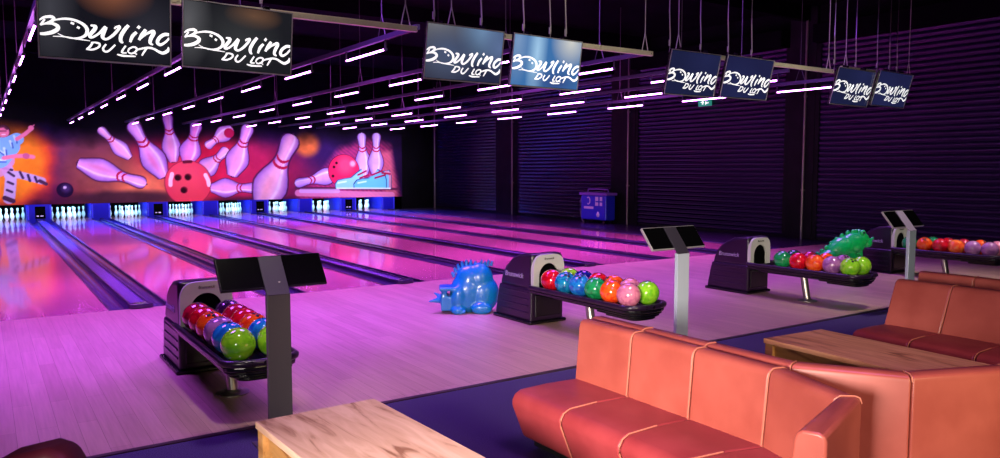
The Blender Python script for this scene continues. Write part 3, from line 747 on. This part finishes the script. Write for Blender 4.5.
# ------------------------------------------------------------------ ball returns
def ball_return(cx, lab):
    t = thing('ball_return', lab, 'ball return', (cx, 6.24, 0), 0, 'ball returns on the approach')
    hw = 0.205
    lower = [(0.0, 0.03), (0.66, 0.03), (0.645, 0.12), (0.605, 0.30), (0.585, 0.37), (0.0, 0.37)]
    upper = [(0.0, 0.36), (0.582, 0.36), (0.545, 0.47), (0.475, 0.575), (0.37, 0.655), (0.24, 0.71), (0.11, 0.73), (0.0, 0.73)]
    bm = new(); prism(bm, lower, 'x', -hw-0.006, hw+0.006); obj('lower_body', bm, M['hood'], t, bevel=0.02, seg=3)
    bm = new(); prism(bm, upper, 'x', -hw, hw); obj('hood', bm, M['hood'], t, bevel=0.035, seg=4, smooth=True)
    bm = new(); prism(bm, [(-hw-0.035, -0.02), (hw+0.035, -0.02), (hw+0.035, 0.67), (-hw-0.035, 0.67)], 'z', 0.0, 0.035); obj('foot_plate', bm, M['black'], t, bevel=0.012)
    for s in (-1, 1):
        for z in (0.11, 0.18, 0.25, 0.32):
            bm = new(); box(bm, s*(hw+0.008)-0.007, s*(hw+0.008)+0.007, 0.05, 0.58-z*0.1, z, z+0.014)
            obj('rib', bm, M['hood'], t, bevel=0.005)
        mt = Matrix.Translation((s*(hw+0.003), 0.31, 0.49)) @ Matrix.Rotation(s*PI/2, 4, 'Z') @ Matrix.Rotation(PI/2, 4, 'X')
        text('lettering', 'Brunswick', 0.078, M['lettering_grey'], t, mt, shear=0.2, extrude=0.002)
    # face plate with arched mouth
    bm = new()
    outer = []; inner = []
    N = 32
    for i in range(N+1):
        a = PI*i/N
        inner.append((0.125*math.cos(a), 0.49+0.14*math.sin(a)))
        ca, sa = math.cos(a), math.sin(a)
        k = 1/(abs(ca)**4+abs(sa)**4)**0.25
        outer.append((0.2*ca*k, 0.49+0.232*sa*k))
    inner = [(0.125, 0.38)]+inner+[(-0.125, 0.38)]; outer = [(0.2, 0.38)]+outer+[(-0.2, 0.38)]
    for yy, flip in ((-0.028, False), (0.0, True)):
        pass
    fo = [bm.verts.new((x, -0.028, z)) for x, z in outer]; fi = [bm.verts.new((x, -0.022, z)) for x, z in inner]
    bo = [bm.verts.new((x, 0.02, z)) for x, z in outer]; bi = [bm.verts.new((x, 0.02, z)) for x, z in inner]
    for i in range(len(fo)-1):
        bm.faces.new((fo[i], fo[i+1], fi[i+1], fi[i])); bm.faces.new((bo[i], bi[i], bi[i+1], bo[i+1]))
        bm.faces.new((fo[i], bo[i], bo[i+1], fo[i+1])); bm.faces.new((fi[i], fi[i+1], bi[i+1], bi[i]))
    for i in (0, -1): bm.faces.new((fo[i], fi[i], bi[i], bo[i]))
    obj('face_plate', bm, M['face'], t, smooth=True, angle=40)
    bm = new(); A = [bm.verts.new((x*0.99, -0.004, z)) for x, z in inner]; bm.faces.new(A); B = [bm.verts.new((x*0.99, -0.003, z)) for x, z in inner]; bm.faces.new(B[::-1])
    obj('mouth', bm, M['dark'], t)
    text('lettering', 'Brunswick', 0.030, M['socket'], t, Matrix.Translation((0, -0.030, 0.678)) @ Matrix.Rotation(PI/2, 4, 'X'), shear=0.2)
    bm = new(); box(bm, -0.17, 0.17, -0.02, 0.0, 0.08, 0.31); obj('front_recess', bm, M['black'], t, bevel=0.03, seg=3)
    # tray
    def stad(hw_, y0, y1, n=12, cr=0.6):
        o_ = [(hw_, y0), ]
        pts = []
        for i in range(n+1):
            a = -PI/2*0+PI*i/n
            e = 2.6
            ca, sa = math.cos(a), math.sin(a)
            k = 1/(abs(ca)**e+abs(sa)**e)**(1/e)
            pts.append((hw_*ca*k, y1-hw_*cr*sa*k))
        return [(hw_, y0)]+pts+[(-hw_, y0)]
    out = stad(0.235, 0.0, -1.36); 
    bm = new(); prism(bm, out, 'z', 0.335, 0.372); obj('tray', bm, M['black'], t, bevel=0.012, seg=3)
    bm = new(); tube(bm, [(x, y, 0.392) for x, y in out], 0.024, 10); obj('tray_rim', bm, M['hood'], t, smooth=True, angle=80)
    for j, (w_, z0, z1) in enumerate(((0.215, 0.312, 0.333), (0.19, 0.290, 0.310), (0.15, 0.265, 0.288))):
        bm = new(); prism(bm, stad(w_, -0.9-j*0.08, -1.36), 'z', z0, z1); obj('tray_end_rib', bm, M['black'], t, bevel=0.01, seg=2)
    bm = new(); box(bm, -0.09, 0.09, -1.3, 0.0, 0.285, 0.334); obj('under_beam', bm, M['black'], t, bevel=0.01)
    for xx in (-0.17, -0.055, 0.055, 0.17):
        bm = new(); tube(bm, [(xx, 0.0, 0.376), (xx, -1.38, 0.376)], 0.008, 6); obj('ball_rail', bm, M['hood'], t, smooth=True)
    # end grip ribs visible as ridges
    for i in range(7):
        a = PI*(0.15+0.7*i/6)
        xx, yy = 0.215*math.cos(a), -1.36-0.235*0.6*math.sin(a)*1.05
        bm = new(); cyl(bm, (xx, yy+0.012, 0.392), (xx*1.08, yy-0.02, 0.392), 0.014, n=8); obj('end_ridge', bm, M['black'], t, smooth=True)
    # pedestal
    bm = new(); cyl(bm, (0, -0.72, 0.01), (0, -0.66, 0.30), 0.042, n=20); obj('pedestal', bm, M['steel'], t, smooth=True)
    bm = new(); lathe(bm, [(0, 0.0), (0.115, 0.0), (0.115, 0.008), (0.06, 0.016), (0.05, 0.03), (0, 0.03)], 24, (0, -0.72, 0)); obj('pedestal_base', bm, M['steel'], t, smooth=True)
    return t
BR = [(1.43, 'leftmost ball return with two rows of balls, behind the nearest console'),
      (4.83, 'ball return second from the left, beside the blue dinosaur ramp'),
      (8.27, 'third ball return from the left, in front of the green dinosaur ramp'),
      (11.67, 'rightmost ball return, partly behind the third console')]
for cx, l in BR: ball_return(cx, l)

# ------------------------------------------------------------------ bowling balls
COL = {'red': ((226, 20, 44), (180, 8, 30)), 'orange': ((250, 96, 26), (235, 50, 20)), 'orange red': ((240, 66, 24), (250, 120, 40)), 'mauve': ((172, 110, 170), (140, 80, 150)),
       'blue': ((30, 130, 210), (20, 84, 180)), 'lime green': ((150, 214, 44), (110, 190, 30)), 'dark purple': ((66, 20, 74), (40, 10, 50)),
       'pink': ((222, 130, 160), (196, 100, 140)), 'green': ((26, 150, 84), (10, 110, 60)), 'dark green': ((16, 96, 70), (10, 60, 50)), 'navy blue': ((24, 30, 140), (10, 16, 90)), 'crimson': ((190, 16, 54), (140, 8, 40)), 'teal blue': ((24, 140, 190), (14, 90, 150))}
BM = {}
for n, (a, b) in COL.items():
    BM[n] = noise_color(mat('ball_'+n.replace(' ', '_'), a, 0.10, coat=1.0), a, b, nscale=9, detail=5, distort=2.0, lo=0.42, hi=0.6)
def ball_mesh(n):
    bm = new(); bmesh.ops.create_uvsphere(bm, u_segments=32, v_segments=20, radius=0.109)
    for (a, e) in ((-0.13, 1.28), (0.13, 1.28), (0.0, 1.02)):
        d = Vector((math.cos(e)*math.sin(a*5), -math.cos(e), math.sin(e))).normalized()
        cyl(bm, d*0.104, d*0.1096, 0.0135, n=12, mi=1)
    me = bpy.data.meshes.new('bowling_ball'); bmesh.ops.recalc_face_normals(bm, faces=bm.faces); bm.to_mesh(me); bm.free()
    me.materials.append(BM[n]); me.materials.append(M['socket'])
    me.polygons.foreach_set('use_smooth', [True]*len(me.polygons))
    return me
BMESH = {n: ball_mesh(n) for n in COL}
ROWS = [  # per return: left row and right row, from the near end
    (['lime green', 'blue', 'mauve', 'orange', 'red', 'crimson'], ['lime green', 'blue', 'orange', 'red', 'crimson', 'dark purple']),
    (['pink', 'orange', 'green', 'blue', 'teal blue', 'red'], ['lime green', 'pink', 'orange red', 'red', 'navy blue', 'lime green']),
    (['lime green', 'mauve', 'orange', 'red', 'green'], ['lime green', 'mauve', 'orange', 'crimson', 'dark green']),
    (['mauve', 'mauve', 'orange red', 'red', 'orange', 'green'], ['pink', 'orange', 'crimson', 'red', 'green'])]
RN = ['leftmost', 'second', 'third', 'rightmost']
for r, ((cx, _), rows) in enumerate(zip(BR, ROWS)):
    for s, row in zip((-1, 1), rows):
        for i, n in enumerate(row):
            o = bpy.data.objects.new('bowling_ball', BMESH[n]); C.objects.link(o)
            o.location = (cx+s*0.115, 4.915+i*0.222, 0.484)
            o.rotation_euler = (random.uniform(-0.5, 0.5), random.uniform(-0.4, 0.4), random.uniform(0, 6.28))
            tag(o, '%s ball, %s from the near end, %s row of the %s ball return' % (n, ORD[i], 'left' if s < 0 else 'right', RN[r]), 'bowling ball', 'balls on the %s ball return' % RN[r])

# ------------------------------------------------------------------ score consoles
def console(cx, cy, lab, h=0.885, pm_=None):
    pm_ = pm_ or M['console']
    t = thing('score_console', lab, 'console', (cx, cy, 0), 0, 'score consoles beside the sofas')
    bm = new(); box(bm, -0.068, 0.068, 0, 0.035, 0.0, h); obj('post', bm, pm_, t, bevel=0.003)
    tilt = math.atan2(0.13, 0.165)   # lean back of the head
    mt = Matrix.Translation((0, 0.0, h)) @ Matrix.Rotation(-tilt, 4, 'X')
    bm = new(); box(bm, -0.068, 0.068, 0, 0.012, -0.004, 0.26, mtx=mt); obj('strap', bm, M['strap_dark'] if h < 0.93 else M['lettering_grey'], t, bevel=0.002)  # rightmost strap takes a paler tone in place of bright light
    pm = Matrix.Translation((0, 0.014, h)) @ Matrix.Rotation(-tilt, 4, 'X')
    bm = new(); box(bm, -0.31, 0.31, 0.0, 0.022, 0.045, 0.262, mtx=pm); obj('panel', bm, M['rim'] if h > 0.9 else M['black'], t, bevel=0.004)
    for s in (-1, 1):
        a, b = (0.012, 0.303)
        bm = new(); box(bm, min(s*a, s*b), max(s*a, s*b), -0.003, 0.0, 0.052, 0.255, mtx=pm); obj('touch_screen', bm, M['glass_black'], t)
    bm = new(); box(bm, -0.14, 0.14, -0.09, 0.12, 0.0, 0.01); obj('base_plate', bm, M['console'], t, bevel=0.003)
    bm = new(); tube(bm, [(0.02, 0.05, 0.95), (0.03, 0.08, 0.88), (0.03, 0.06, 0.80), (0.02, 0.036, 0.76)], 0.007, 6); obj('cable', bm, M['wire'], t, smooth=True)
    return t
console(1.385, 4.30, 'dark grey score console with tilted twin panel beside the leftmost ball return')
console(4.735, 4.30, 'score console with pale lit post standing behind the long salmon sofa', 0.915, M['console_lit'])
console(8.31, 4.30, 'rightmost score console with bluish lit post behind the brown sofa', 0.94, M['console_lit'])

# ------------------------------------------------------------------ tables
def table(cx, cy, rz, L, Wd, lab, top='table_top'):
    t = thing('lounge_table', lab, 'table', (cx, cy, 0), rz, 'wooden tables between the sofas')
    h = 0.45
    bm = new(); box(bm, -Wd/2, Wd/2, -L/2, L/2, h-0.032, h); obj('table_top', bm, M[top], t, bevel=0.003)
    for sx in (-1, 1):
        for sy in (-1, 1):
            bm = new(); x = sx*(Wd/2-0.04); y = sy*(L/2-0.04); box(bm, x-0.032, x+0.032, y-0.032, y+0.032, 0, h-0.032); obj('leg', bm, M['table_side'], t, bevel=0.002)
    for sx in (-1, 1):
        x = sx*(Wd/2-0.045); bm = new(); box(bm, x-0.012, x+0.012, -L/2+0.07, L/2-0.07, h-0.12, h-0.032); obj('apron', bm, M['table_side'], t)
        bm = new()
        x = sx*(Wd/2-0.05)
        for yy in (-L/2+0.13, L/2-0.13): box(bm, x-0.010, x+0.010, yy-0.028, yy+0.028, 0.05, h-0.12)
        box(bm, x-0.010, x+0.010, -L/2+0.07, L/2-0.07, 0.05, 0.12); obj('side_frame', bm, M['table_side'], t)
        bm = new(); x = sx*(Wd/2-0.075); box(bm, x-0.006, x+0.006, -L/2+0.07, L/2-0.07, 0.05, h-0.04); obj('side_panel', bm, M['plinth'], t)
    for sy in (-1, 1):
        y = sy*(L/2-0.045); bm = new(); box(bm, -Wd/2+0.07, Wd/2-0.07, y-0.012, y+0.012, 0.05, h-0.033); obj('end_panel', bm, M['table_side'], t)
table(1.31, 2.872, R(2.0), 1.18, 0.60, 'pale wooden table in the foreground, in front of the nearest console')
table(4.625, 2.61, R(-4.0), 1.22, 0.60, 'brown shaded wooden table between the long salmon sofa and the brown sofa', 'table_top_shaded')

# ------------------------------------------------------------------ sofas
SEAT = [(-0.02, 0.05), (0.33, 0.05), (0.385, 0.075), (0.465, 0.27), (0.465, 0.302), (0.446, 0.334), (0.405, 0.353), (0.22, 0.358), (-0.02, 0.35)]
BACK = [(-0.005, 0.35), (-0.004, 0.30), (-0.13, 0.05), (-0.135, 0.665), (-0.128, 0.692), (-0.11, 0.702), (-0.055, 0.702), (-0.032, 0.692), (-0.024, 0.672)]
BACK = [(0.0, 0.05), (0.0, 0.35), (-0.026, 0.66), (-0.034, 0.688), (-0.055, 0.702), (-0.11, 0.702), (-0.13, 0.694), (-0.137, 0.672), (-0.137, 0.05)]
def sweep(bm, a, na, b, nb, prof, g=0.003):
    a, b = Vector((*a, 0)), Vector((*b, 0)); na, nb = Vector((*na, 0)).normalized(), Vector((*nb, 0)).normalized()
    d = (b-a).normalized()
    A = [bm.verts.new(a+d*g+na*u+Vector((0, 0, z))) for u, z in prof]; B = [bm.verts.new(b-d*g+nb*u+Vector((0, 0, z))) for u, z in prof]
    n = len(A)
    for i in range(n): bm.faces.new((A[i], A[(i+1) % n], B[(i+1) % n], B[i]))
    bm.faces.new(A); bm.faces.new(B[::-1])
def pipe_line(bm, p, n, prof, r=0.006):
    n = Vector((*n, 0)).normalized(); p = Vector((*p, 0))
    tube(bm, [p+n*u+Vector((0, 0, z)) for u, z in prof], r, 6)
def sofa(nodes, lab, scale_back=1.0, m=None, mp=None, seats=None, lean=0.0, grp='salmon leather sofas'):
    """nodes: (x, y, nx, ny) along the front foot of the backrest"""
    m = m or M['leather']; mp = mp or M['piping']
    cx = sum(n[0] for n in nodes)/len(nodes); cy = sum(n[1] for n in nodes)/len(nodes)
    t = thing('sofa', lab, 'sofa', (cx, cy, 0), 0, grp)
    nd = [((n[0]-cx, n[1]-cy), (n[2], n[3])) for n in nodes]
    for i in range(len(nd)-1):
        (a, na), (b, nb) = nd[i], nd[i+1]
        bm = new(); sweep(bm, a, na, b, nb, [(u-lean*max(0, z-0.36)/0.34, z*scale_back if z > 0.36 else z) for u, z in BACK]); obj('backrest', bm, m, t, bevel=0.010, seg=3, smooth=True, angle=50)
        if seats is None or i in seats:
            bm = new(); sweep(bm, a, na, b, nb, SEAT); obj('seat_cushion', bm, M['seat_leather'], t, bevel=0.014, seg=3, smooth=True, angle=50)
            bm = new(); sweep(bm, a, na, b, nb, [(-0.12, 0), (0.30, 0), (0.30, 0.05), (-0.12, 0.05)], 0.0); obj('plinth', bm, M['plinth'], t)
        else:
            bm = new(); sweep(bm, a, na, b, nb, [(-0.12, 0), (-0.01, 0), (-0.01, 0.05), (-0.12, 0.05)], 0.0); obj('plinth', bm, M['plinth'], t)
    for i in range(1, len(nd)-1):
        p, n = nd[i]
        bm = new(); pipe_line(bm, p, n, [(0.004, 0.36)]+[(u+0.001-lean*max(0, z-0.36)/0.34, z*scale_back+0.001) for u, z in BACK[2:8]], 0.004)
        obj('back_piping', bm, mp, t, smooth=True)
        if seats is None or (i in seats and i-1 in seats):
            bm = new(); pipe_line(bm, p, n, [(u+0.001, z+0.001) for u, z in SEAT[1:8]], 0.004)
            obj('seat_piping', bm, mp, t, smooth=True)
    return t
sofa([(2.895, 3.47, -1, 0), (2.895, 3.02, -1, 0), (2.885, 2.57, -1, 0), (2.87, 2.12, -1, 0.18), (2.745, 1.735, -0.72, 0.60), (2.285, 1.595, -0.34, 0.94)],
     'long salmon leather sofa in the foreground with seats facing left')
# sofa backing onto it
sofa([(3.175, 3.50, 1, 0), (3.175, 3.06, 1, 0), (3.175, 2.61, 1, 0), (3.175, 2.15, 1, 0.3), (3.405, 1.80, 0.62, 0.78), (3.87, 1.625, 0.36, 0.93), (4.35, 1.44, 0.36, 0.93)],
     'orange backed sofa behind the long salmon sofa, its seats facing the brown shaded table')
sofa([(6.00, 3.31, -1, 0), (6.00, 2.87, -1, 0), (5.98, 2.41, -1, 0), (5.97, 1.97, -1, 0), (5.97, 1.5, -1, 0)],
     'brown leather sofa with maroon seats at right, beyond the brown shaded table', 1.0, lean=0.12)
sofa([(6.93, 3.46, 1, 0), (6.93, 3.0, 1, 0), (6.93, 2.54, 1, 0), (6.93, 2.08, 1, 0)],
     'sofa at far right whose back top shows behind the brown sofa', 1.0)
# rounded chair back in the lower left corner
t = thing('lounge_chair', 'dark maroon rounded chair back cut off at the lower left corner', 'chair', (0.17, 2.88, 0), R(-25))
bm = new()
out = [(-0.25, 0.05), (-0.27, 0.45), (-0.22, 0.62), (-0.12, 0.675), (0.0, 0.70), (0.06, 0.68), (0.085, 0.62), (0.11, 0.45), (0.10, 0.05)]
prism(bm, out, 'y', -0.10, 0.06); obj('backrest', bm, M['maroon'], t, bevel=0.04, seg=4, smooth=True, angle=60)
bm = new(); box(bm, -0.25, 0.09, -0.5, -0.10, 0.08, 0.36); obj('seat_cushion', bm, M['maroon'], t, bevel=0.04, seg=4, smooth=True)
bm = new(); box(bm, -0.2, 0.05, -0.45, 0.0, 0.0, 0.08); obj('plinth', bm, M['plinth'], t)

# ------------------------------------------------------------------ dinosaur ramps
def blobs(bm, L):
    for (c, r, rot) in L:
        mtx = Matrix.Translation(c) @ Matrix.Rotation(rot, 4, 'Y') @ Matrix.Diagonal((*r, 1))
        bmesh.ops.create_icosphere(bm, subdivisions=3, radius=1.0, matrix=mtx)
def remeshed(name, bm, m, parent, vox=0.009, it=5):
    me = bpy.data.meshes.new(name); bm.to_mesh(me); bm.free(); me.materials.append(m)
    o = bpy.data.objects.new(name, me); C.objects.link(o); o.parent = parent
    r = o.modifiers.new('remesh', 'REMESH'); r.mode = 'VOXEL'; r.voxel_size = vox; r.use_smooth_shade = True
    s = o.modifiers.new('smooth', 'SMOOTH'); s.factor = 0.5; s.iterations = it
    return o
def dino_blue():
    t = thing('dinosaur_ball_ramp', 'blue plastic dinosaur shaped ball ramp beside the second ball return', 'ball ramp', (4.42, 7.25, 0), R(-30))
    t.scale = (0.92, 0.9, 1.14)
    bm = new()
    # body rising to the right (local +x), head low on the left (local -x)
    blobs(bm, [((0.06, 0, 0.20), (0.22, 0.15, 0.21), 0.0), ((0.08, 0, 0.30), (0.18, 0.13, 0.17), -0.3), ((0.20, 0.0, 0.32), (0.17, 0.13, 0.17), -0.3), ((0.24, 0, 0.18), (0.20, 0.15, 0.19), 0),
               ((0.03, 0, 0.34), (0.12, 0.11, 0.12), 0.5), ((-0.06, -0.10, 0.16), (0.09, 0.07, 0.13), 0.15), ((-0.06, -0.14, 0.035), (0.09, 0.055, 0.045), 0),
               ((-0.06, 0.10, 0.16), (0.09, 0.07, 0.13), 0.15), ((0.22, -0.14, 0.05), (0.13, 0.05, 0.06), 0), ((0.02, 0, 0.10), (0.25, 0.14, 0.10), 0)])
    # boxy jaw
    for b in ((-0.27, -0.10, -0.13, 0.13, 0.03, 0.17),):
        box(bm, *b)
    box(bm, -0.29, -0.02, -0.145, 0.145, 0.225, 0.262)
    box(bm, -0.26, -0.20, -0.125, 0.125, 0.16, 0.235)
    cyl(bm, (-0.27, -0.05, 0.13), (-0.42, -0.06, 0.115), 0.035, 0.012, 10)
    cyl(bm, (-0.26, -0.02, 0.15), (-0.36, -0.02, 0.20), 0.03, 0.010, 10)
    o = remeshed('body', bm, M['blue_dragon'], t, 0.010, 14)
    for i in range(8):
        a = 2.75-i*0.26
        x = 0.07+0.19*math.cos(a); z = 0.31+0.165*math.sin(a)
        bm = new(); cyl(bm, (x, 0, z-0.02), (x+0.035*math.cos(a), 0, z+0.032*math.sin(a)+0.01), 0.026, 0.013, 10); obj('spike', bm, M['blue_dragon'], t, smooth=True)
    for i in range(4):
        bm = new(); cyl(bm, (0.22+i*0.04, -0.02, 0.46), (0.225+i*0.043, -0.03, 0.515-(i % 2)*0.012), 0.022, 0.012, 10); obj('spike', bm, M['blue_dragon'], t, smooth=True)
    for yy in (-0.17, -0.12):
        for xx in (-0.02, 0.02):
            bm = new(); cyl(bm, (xx, yy, 0.03), (xx-0.06, yy-0.015, 0.012), 0.018, 0.006, 8); obj('claw', bm, M['blue_dragon'], t, smooth=True)
    bm = new(); box(bm, -0.10, -0.04, -0.152, 0.152, 0.17, 0.22); 
    bm.free()
dino_blue()
def dino_green():
    t = thing('dinosaur_ball_ramp', 'green plastic dinosaur shaped ball ramp behind the third ball return', 'ball ramp', (10.9, 6.67, 0), R(-34))
    bm = new()
    blobs(bm, [((-0.22, 0, 0.28), (0.24, 0.13, 0.11), -0.35), ((-0.04, 0, 0.38), (0.26, 0.15, 0.19), -0.5), ((0.12, 0, 0.46), (0.20, 0.14, 0.18), -0.35), ((0.24, 0, 0.53), (0.13, 0.11, 0.115), 0.1),
               ((0.33, 0, 0.48), (0.09, 0.085, 0.08), 0.6), ((0.02, 0, 0.22), (0.18, 0.15, 0.22), 0), ((0.22, 0, 0.30), (0.055, 0.09, 0.26), -0.1), ((-0.30, 0.0, 0.12), (0.16, 0.13, 0.12), 0),
               ((0.10, -0.12, 0.04), (0.11, 0.05, 0.05), 0), ((0.10, 0.12, 0.04), (0.11, 0.05, 0.05), 0), ((-0.32, -0.11, 0.04), (0.10, 0.05, 0.05), 0)])
    cyl(bm, (0.38, 0, 0.50), (0.44, 0, 0.56), 0.035, 0.015, 10)
    remeshed('body', bm, M['green_dragon'], t)
    P = [(-0.42, 0.315), (-0.35, 0.36), (-0.28, 0.415), (-0.21, 0.475), (-0.13, 0.54), (-0.05, 0.595), (0.04, 0.64), (0.12, 0.655), (0.16, 0.655)]
    for i, (x, z) in enumerate(P):
        bm = new(); bmesh.ops.create_icosphere(bm, subdivisions=2, radius=0.034, matrix=Matrix.Translation((x, -0.01, z-0.01)) @ Matrix.Diagonal((1, 0.7, 1.1, 1))); obj('spike', bm, M['green_dragon'], t, smooth=True, angle=180)
    for s in (-1, 1):
        bm = new(); bmesh.ops.create_icosphere(bm, subdivisions=3, radius=0.045, matrix=Matrix.Translation((0.24, s*0.06, 0.635))); o = obj('eye', bm, M['green_dragon'], t, smooth=True, angle=180)
        bm = new(); cyl(bm, (0.24, s*0.06-0.043, 0.64), (0.24, s*0.06-0.048, 0.64), 0.016, n=12); obj('pupil', bm, M['dragon_dark'], o)
dino_green()

# ------------------------------------------------------------------ lane cleaning machine
t = thing('lane_cleaning_machine', 'blue lane cleaning machine with white labels standing against the roller shutter', 'machine', (15.02, 17.0, 0.012), 0)
bm = new(); box(bm, -0.19, 0.19, -0.55, 0.55, 0.10, 0.82); obj('body', bm, M['blue_machine'], t, bevel=0.04, seg=3)
bm = new(); box(bm, -0.22, 0.22, -0.60, 0.60, 0.82, 0.90); obj('lid', bm, M['violet'], t, bevel=0.02)
for y in (-0.42, 0.42):
    for x in (-0.14, 0.14):
        bm = new(); cyl(bm, (x-0.02, y, 0.055), (x+0.02, y, 0.055), 0.055, n=16); cyl(bm, (x, y, 0.05), (x, y, 0.12), 0.012, n=6); obj('wheel', bm, M['black'], t, smooth=True)
bm = new(); box(bm, -0.196, -0.19, -0.40, -0.10, 0.52, 0.78); obj('label_plate', bm, M['label_white'], t)
bm = new()
for b in ((-0.30, -0.24, 0.52, 0.78), (-0.42, -0.12, 0.62, 0.66)): box(bm, -0.199, -0.196, *b)
obj('label_stripe', bm, M['blue_machine'], t)
bm = new(); tube(bm, [(-0.192, 0.20+0.07*math.cos(a), 0.66+0.10*math.sin(a)) for a in [0.9+4.4*i/14 for i in range(15)]], 0.018, 6); obj('emblem', bm, M['label_white'], t)
bm = new(); box(bm, -0.196, -0.19, -0.02, 0.40, 0.42, 0.49); obj('name_strip', bm, M['label_white'], t)
bm = new(); A = lathe(bm, [(0, -0.10), (0.06, -0.05), (0.075, 0.0), (0.05, 0.06), (0.015, 0.12), (0, 0.12)], 16, (-0.16, -0.22, 0.26)); obj('drop_emblem', bm, M['label_white'], t, smooth=True)
bm = new(); tube(bm, [(0, 0.45, 0.90), (0, 0.43, 0.99), (0, 0.0, 1.0), (0, -0.43, 0.99), (0, -0.45, 0.90)], 0.016, 8); obj('handle', bm, M['violet'], t, smooth=True)
bm = new(); tube(bm, [(-0.05, 0.56, 0.78), (-0.05, 0.66, 0.74), (-0.05, 0.74, 0.62), (-0.05, 0.73, 0.35), (-0.05, 0.66, 0.10), (-0.05, 0.62, 0.02)], 0.02, 8); obj('hose', bm, M['hose'], t, smooth=True)

# ------------------------------------------------------------------ lights
def area(name, loc, target, size, energy, color, size_y=None, spread=180):
    l = bpy.data.lights.new(name, 'AREA'); l.energy = energy; l.color = color; l.size = size
    if size_y: l.shape = 'RECTANGLE'; l.size_y = size_y
    l.spread = R(spread)
    o = bpy.data.objects.new(name, l); C.objects.link(o); o.location = loc
    d = (Vector(target)-Vector(loc)).normalized(); o.rotation_euler = d.to_track_quat('-Z', 'Y').to_euler()
    return o
# wash lights on the mural, hung from the ceiling in front of it
for x in (0.6, 4.0, 7.4, 10.8, 13.0):
    area('mural_wash_light', (x, 24.2, 3.7), (x, 27.6, 1.25), 1.6, 44, (0.92, 0.80, 1.0), 0.3, 75)
# pin deck lamps inside every bay; added blue lights outside for the gutter glow
for k in range(1, 9):
    area('pin_deck_lamp', (LANES[k], Y_MASK+0.10, 0.57), (LANES[k], 28.5, 0.12), 1.0, 22.0, (0.36, 0.82, 1.0), 0.06)
    area('gutter_blue_fill', (LANES[k], Y_MASK-0.35, 2.9), (LANES[k], Y_MASK-2.6, 0.0), 0.9, 170.0, (0.04, 0.08, 1.0), 0.1, 75)  # no real fixture: added to spread blue light along the gutters
# added, unseen fill lights for lanes, approach, ball returns, lounge and screen rails
for y in (12.0, 17.0, 22.0):
    for x, e in ((1.2, 105), (4.8, 140), (8.4, 170), (11.4, 170)):
        area('lane_magenta_fill', (x, y, 4.75), (x, y, 0), 1.2, e, (0.78, 0.13, 1.0), 1.2, 82)  # added fill that brightens the lane surfaces in magenta
for x, e in ((0.3, 190), (3.6, 170), (7.2, 110), (10.6, 100)):
    area('approach_violet_fill', (x, 7.7, 4.7), (x, 7.9, 0), 1.5, e, (0.40, 0.09, 1.0), 1.5, 100)  # unseen violet fill tinting the approach floor
for x, e in ((1.45, 5), (4.85, 6), (8.3, 7), (11.7, 12)):
    area('ball_return_fill', (x, 3.7, 4.6), (x, 5.1, 0.3), 0.35, e, (1.0, 0.88, 0.78), 0.35, 48)  # added warm fill to lift the balls and racks
area('lounge_warm_fill', (-1.1, 0.4, 1.45), (2.3, 2.75, 0.5), 1.0, 70, (1.0, 0.88, 0.78), 0.6, 54)  # unseen warm fill, set low so sofa backs outshine the seats
area('lounge_warm_fill', (2.9, -1.6, 1.9), (3.9, 1.7, 0.4), 0.9, 20, (1.0, 0.84, 0.42), 0.9, 70)  # added yellowish fill aimed at the orange sofa back
for x in (1.6, 5.4, 9.4):
    area('screen_rail_fill', (x, 4.6, 4.9), (x, 6.8, 3.1), 0.4, 9, (1.0, 0.9, 0.78), 0.4, 80)  # added only to light the perforated rails and wires
area('lounge_violet_fill', (2.6, 1.2, 4.7), (2.8, 2.6, 0), 1.0, 42, (0.66, 0.20, 1.0), 1.5, 120)  # unseen violet fill for sofa tops and carpet

w = bpy.data.worlds.new('world'); sc.world = w; w.use_nodes = True
w.node_tree.nodes['Background'].inputs[0].default_value = (0.25, 0.12, 0.45, 1); w.node_tree.nodes['Background'].inputs[1].default_value = 0.02

cam = bpy.data.cameras.new('camera'); co = bpy.data.objects.new('camera', cam); C.objects.link(co); sc.camera = co
co.location = (0, 0, CAM_H); co.rotation_euler = (PI/2-pit, 0, -yaw)
cam.sensor_fit = 'HORIZONTAL'; cam.sensor_width = 36.0; cam.lens = 36.0*fpx/1000.0; cam.clip_start = 0.05; cam.clip_end = 100

sc.view_settings.view_transform = 'Standard'; sc.view_settings.look = 'None'; sc.view_settings.gamma = 1.0; sc.view_settings.use_curve_mapping = False
sc.view_settings.exposure = 0.0
sc.cycles.use_denoising = True
sc.cycles.max_bounces = 6; sc.cycles.diffuse_bounces = 3; sc.cycles.glossy_bounces = 4
sc.cycles.sample_clamp_indirect = 4.0
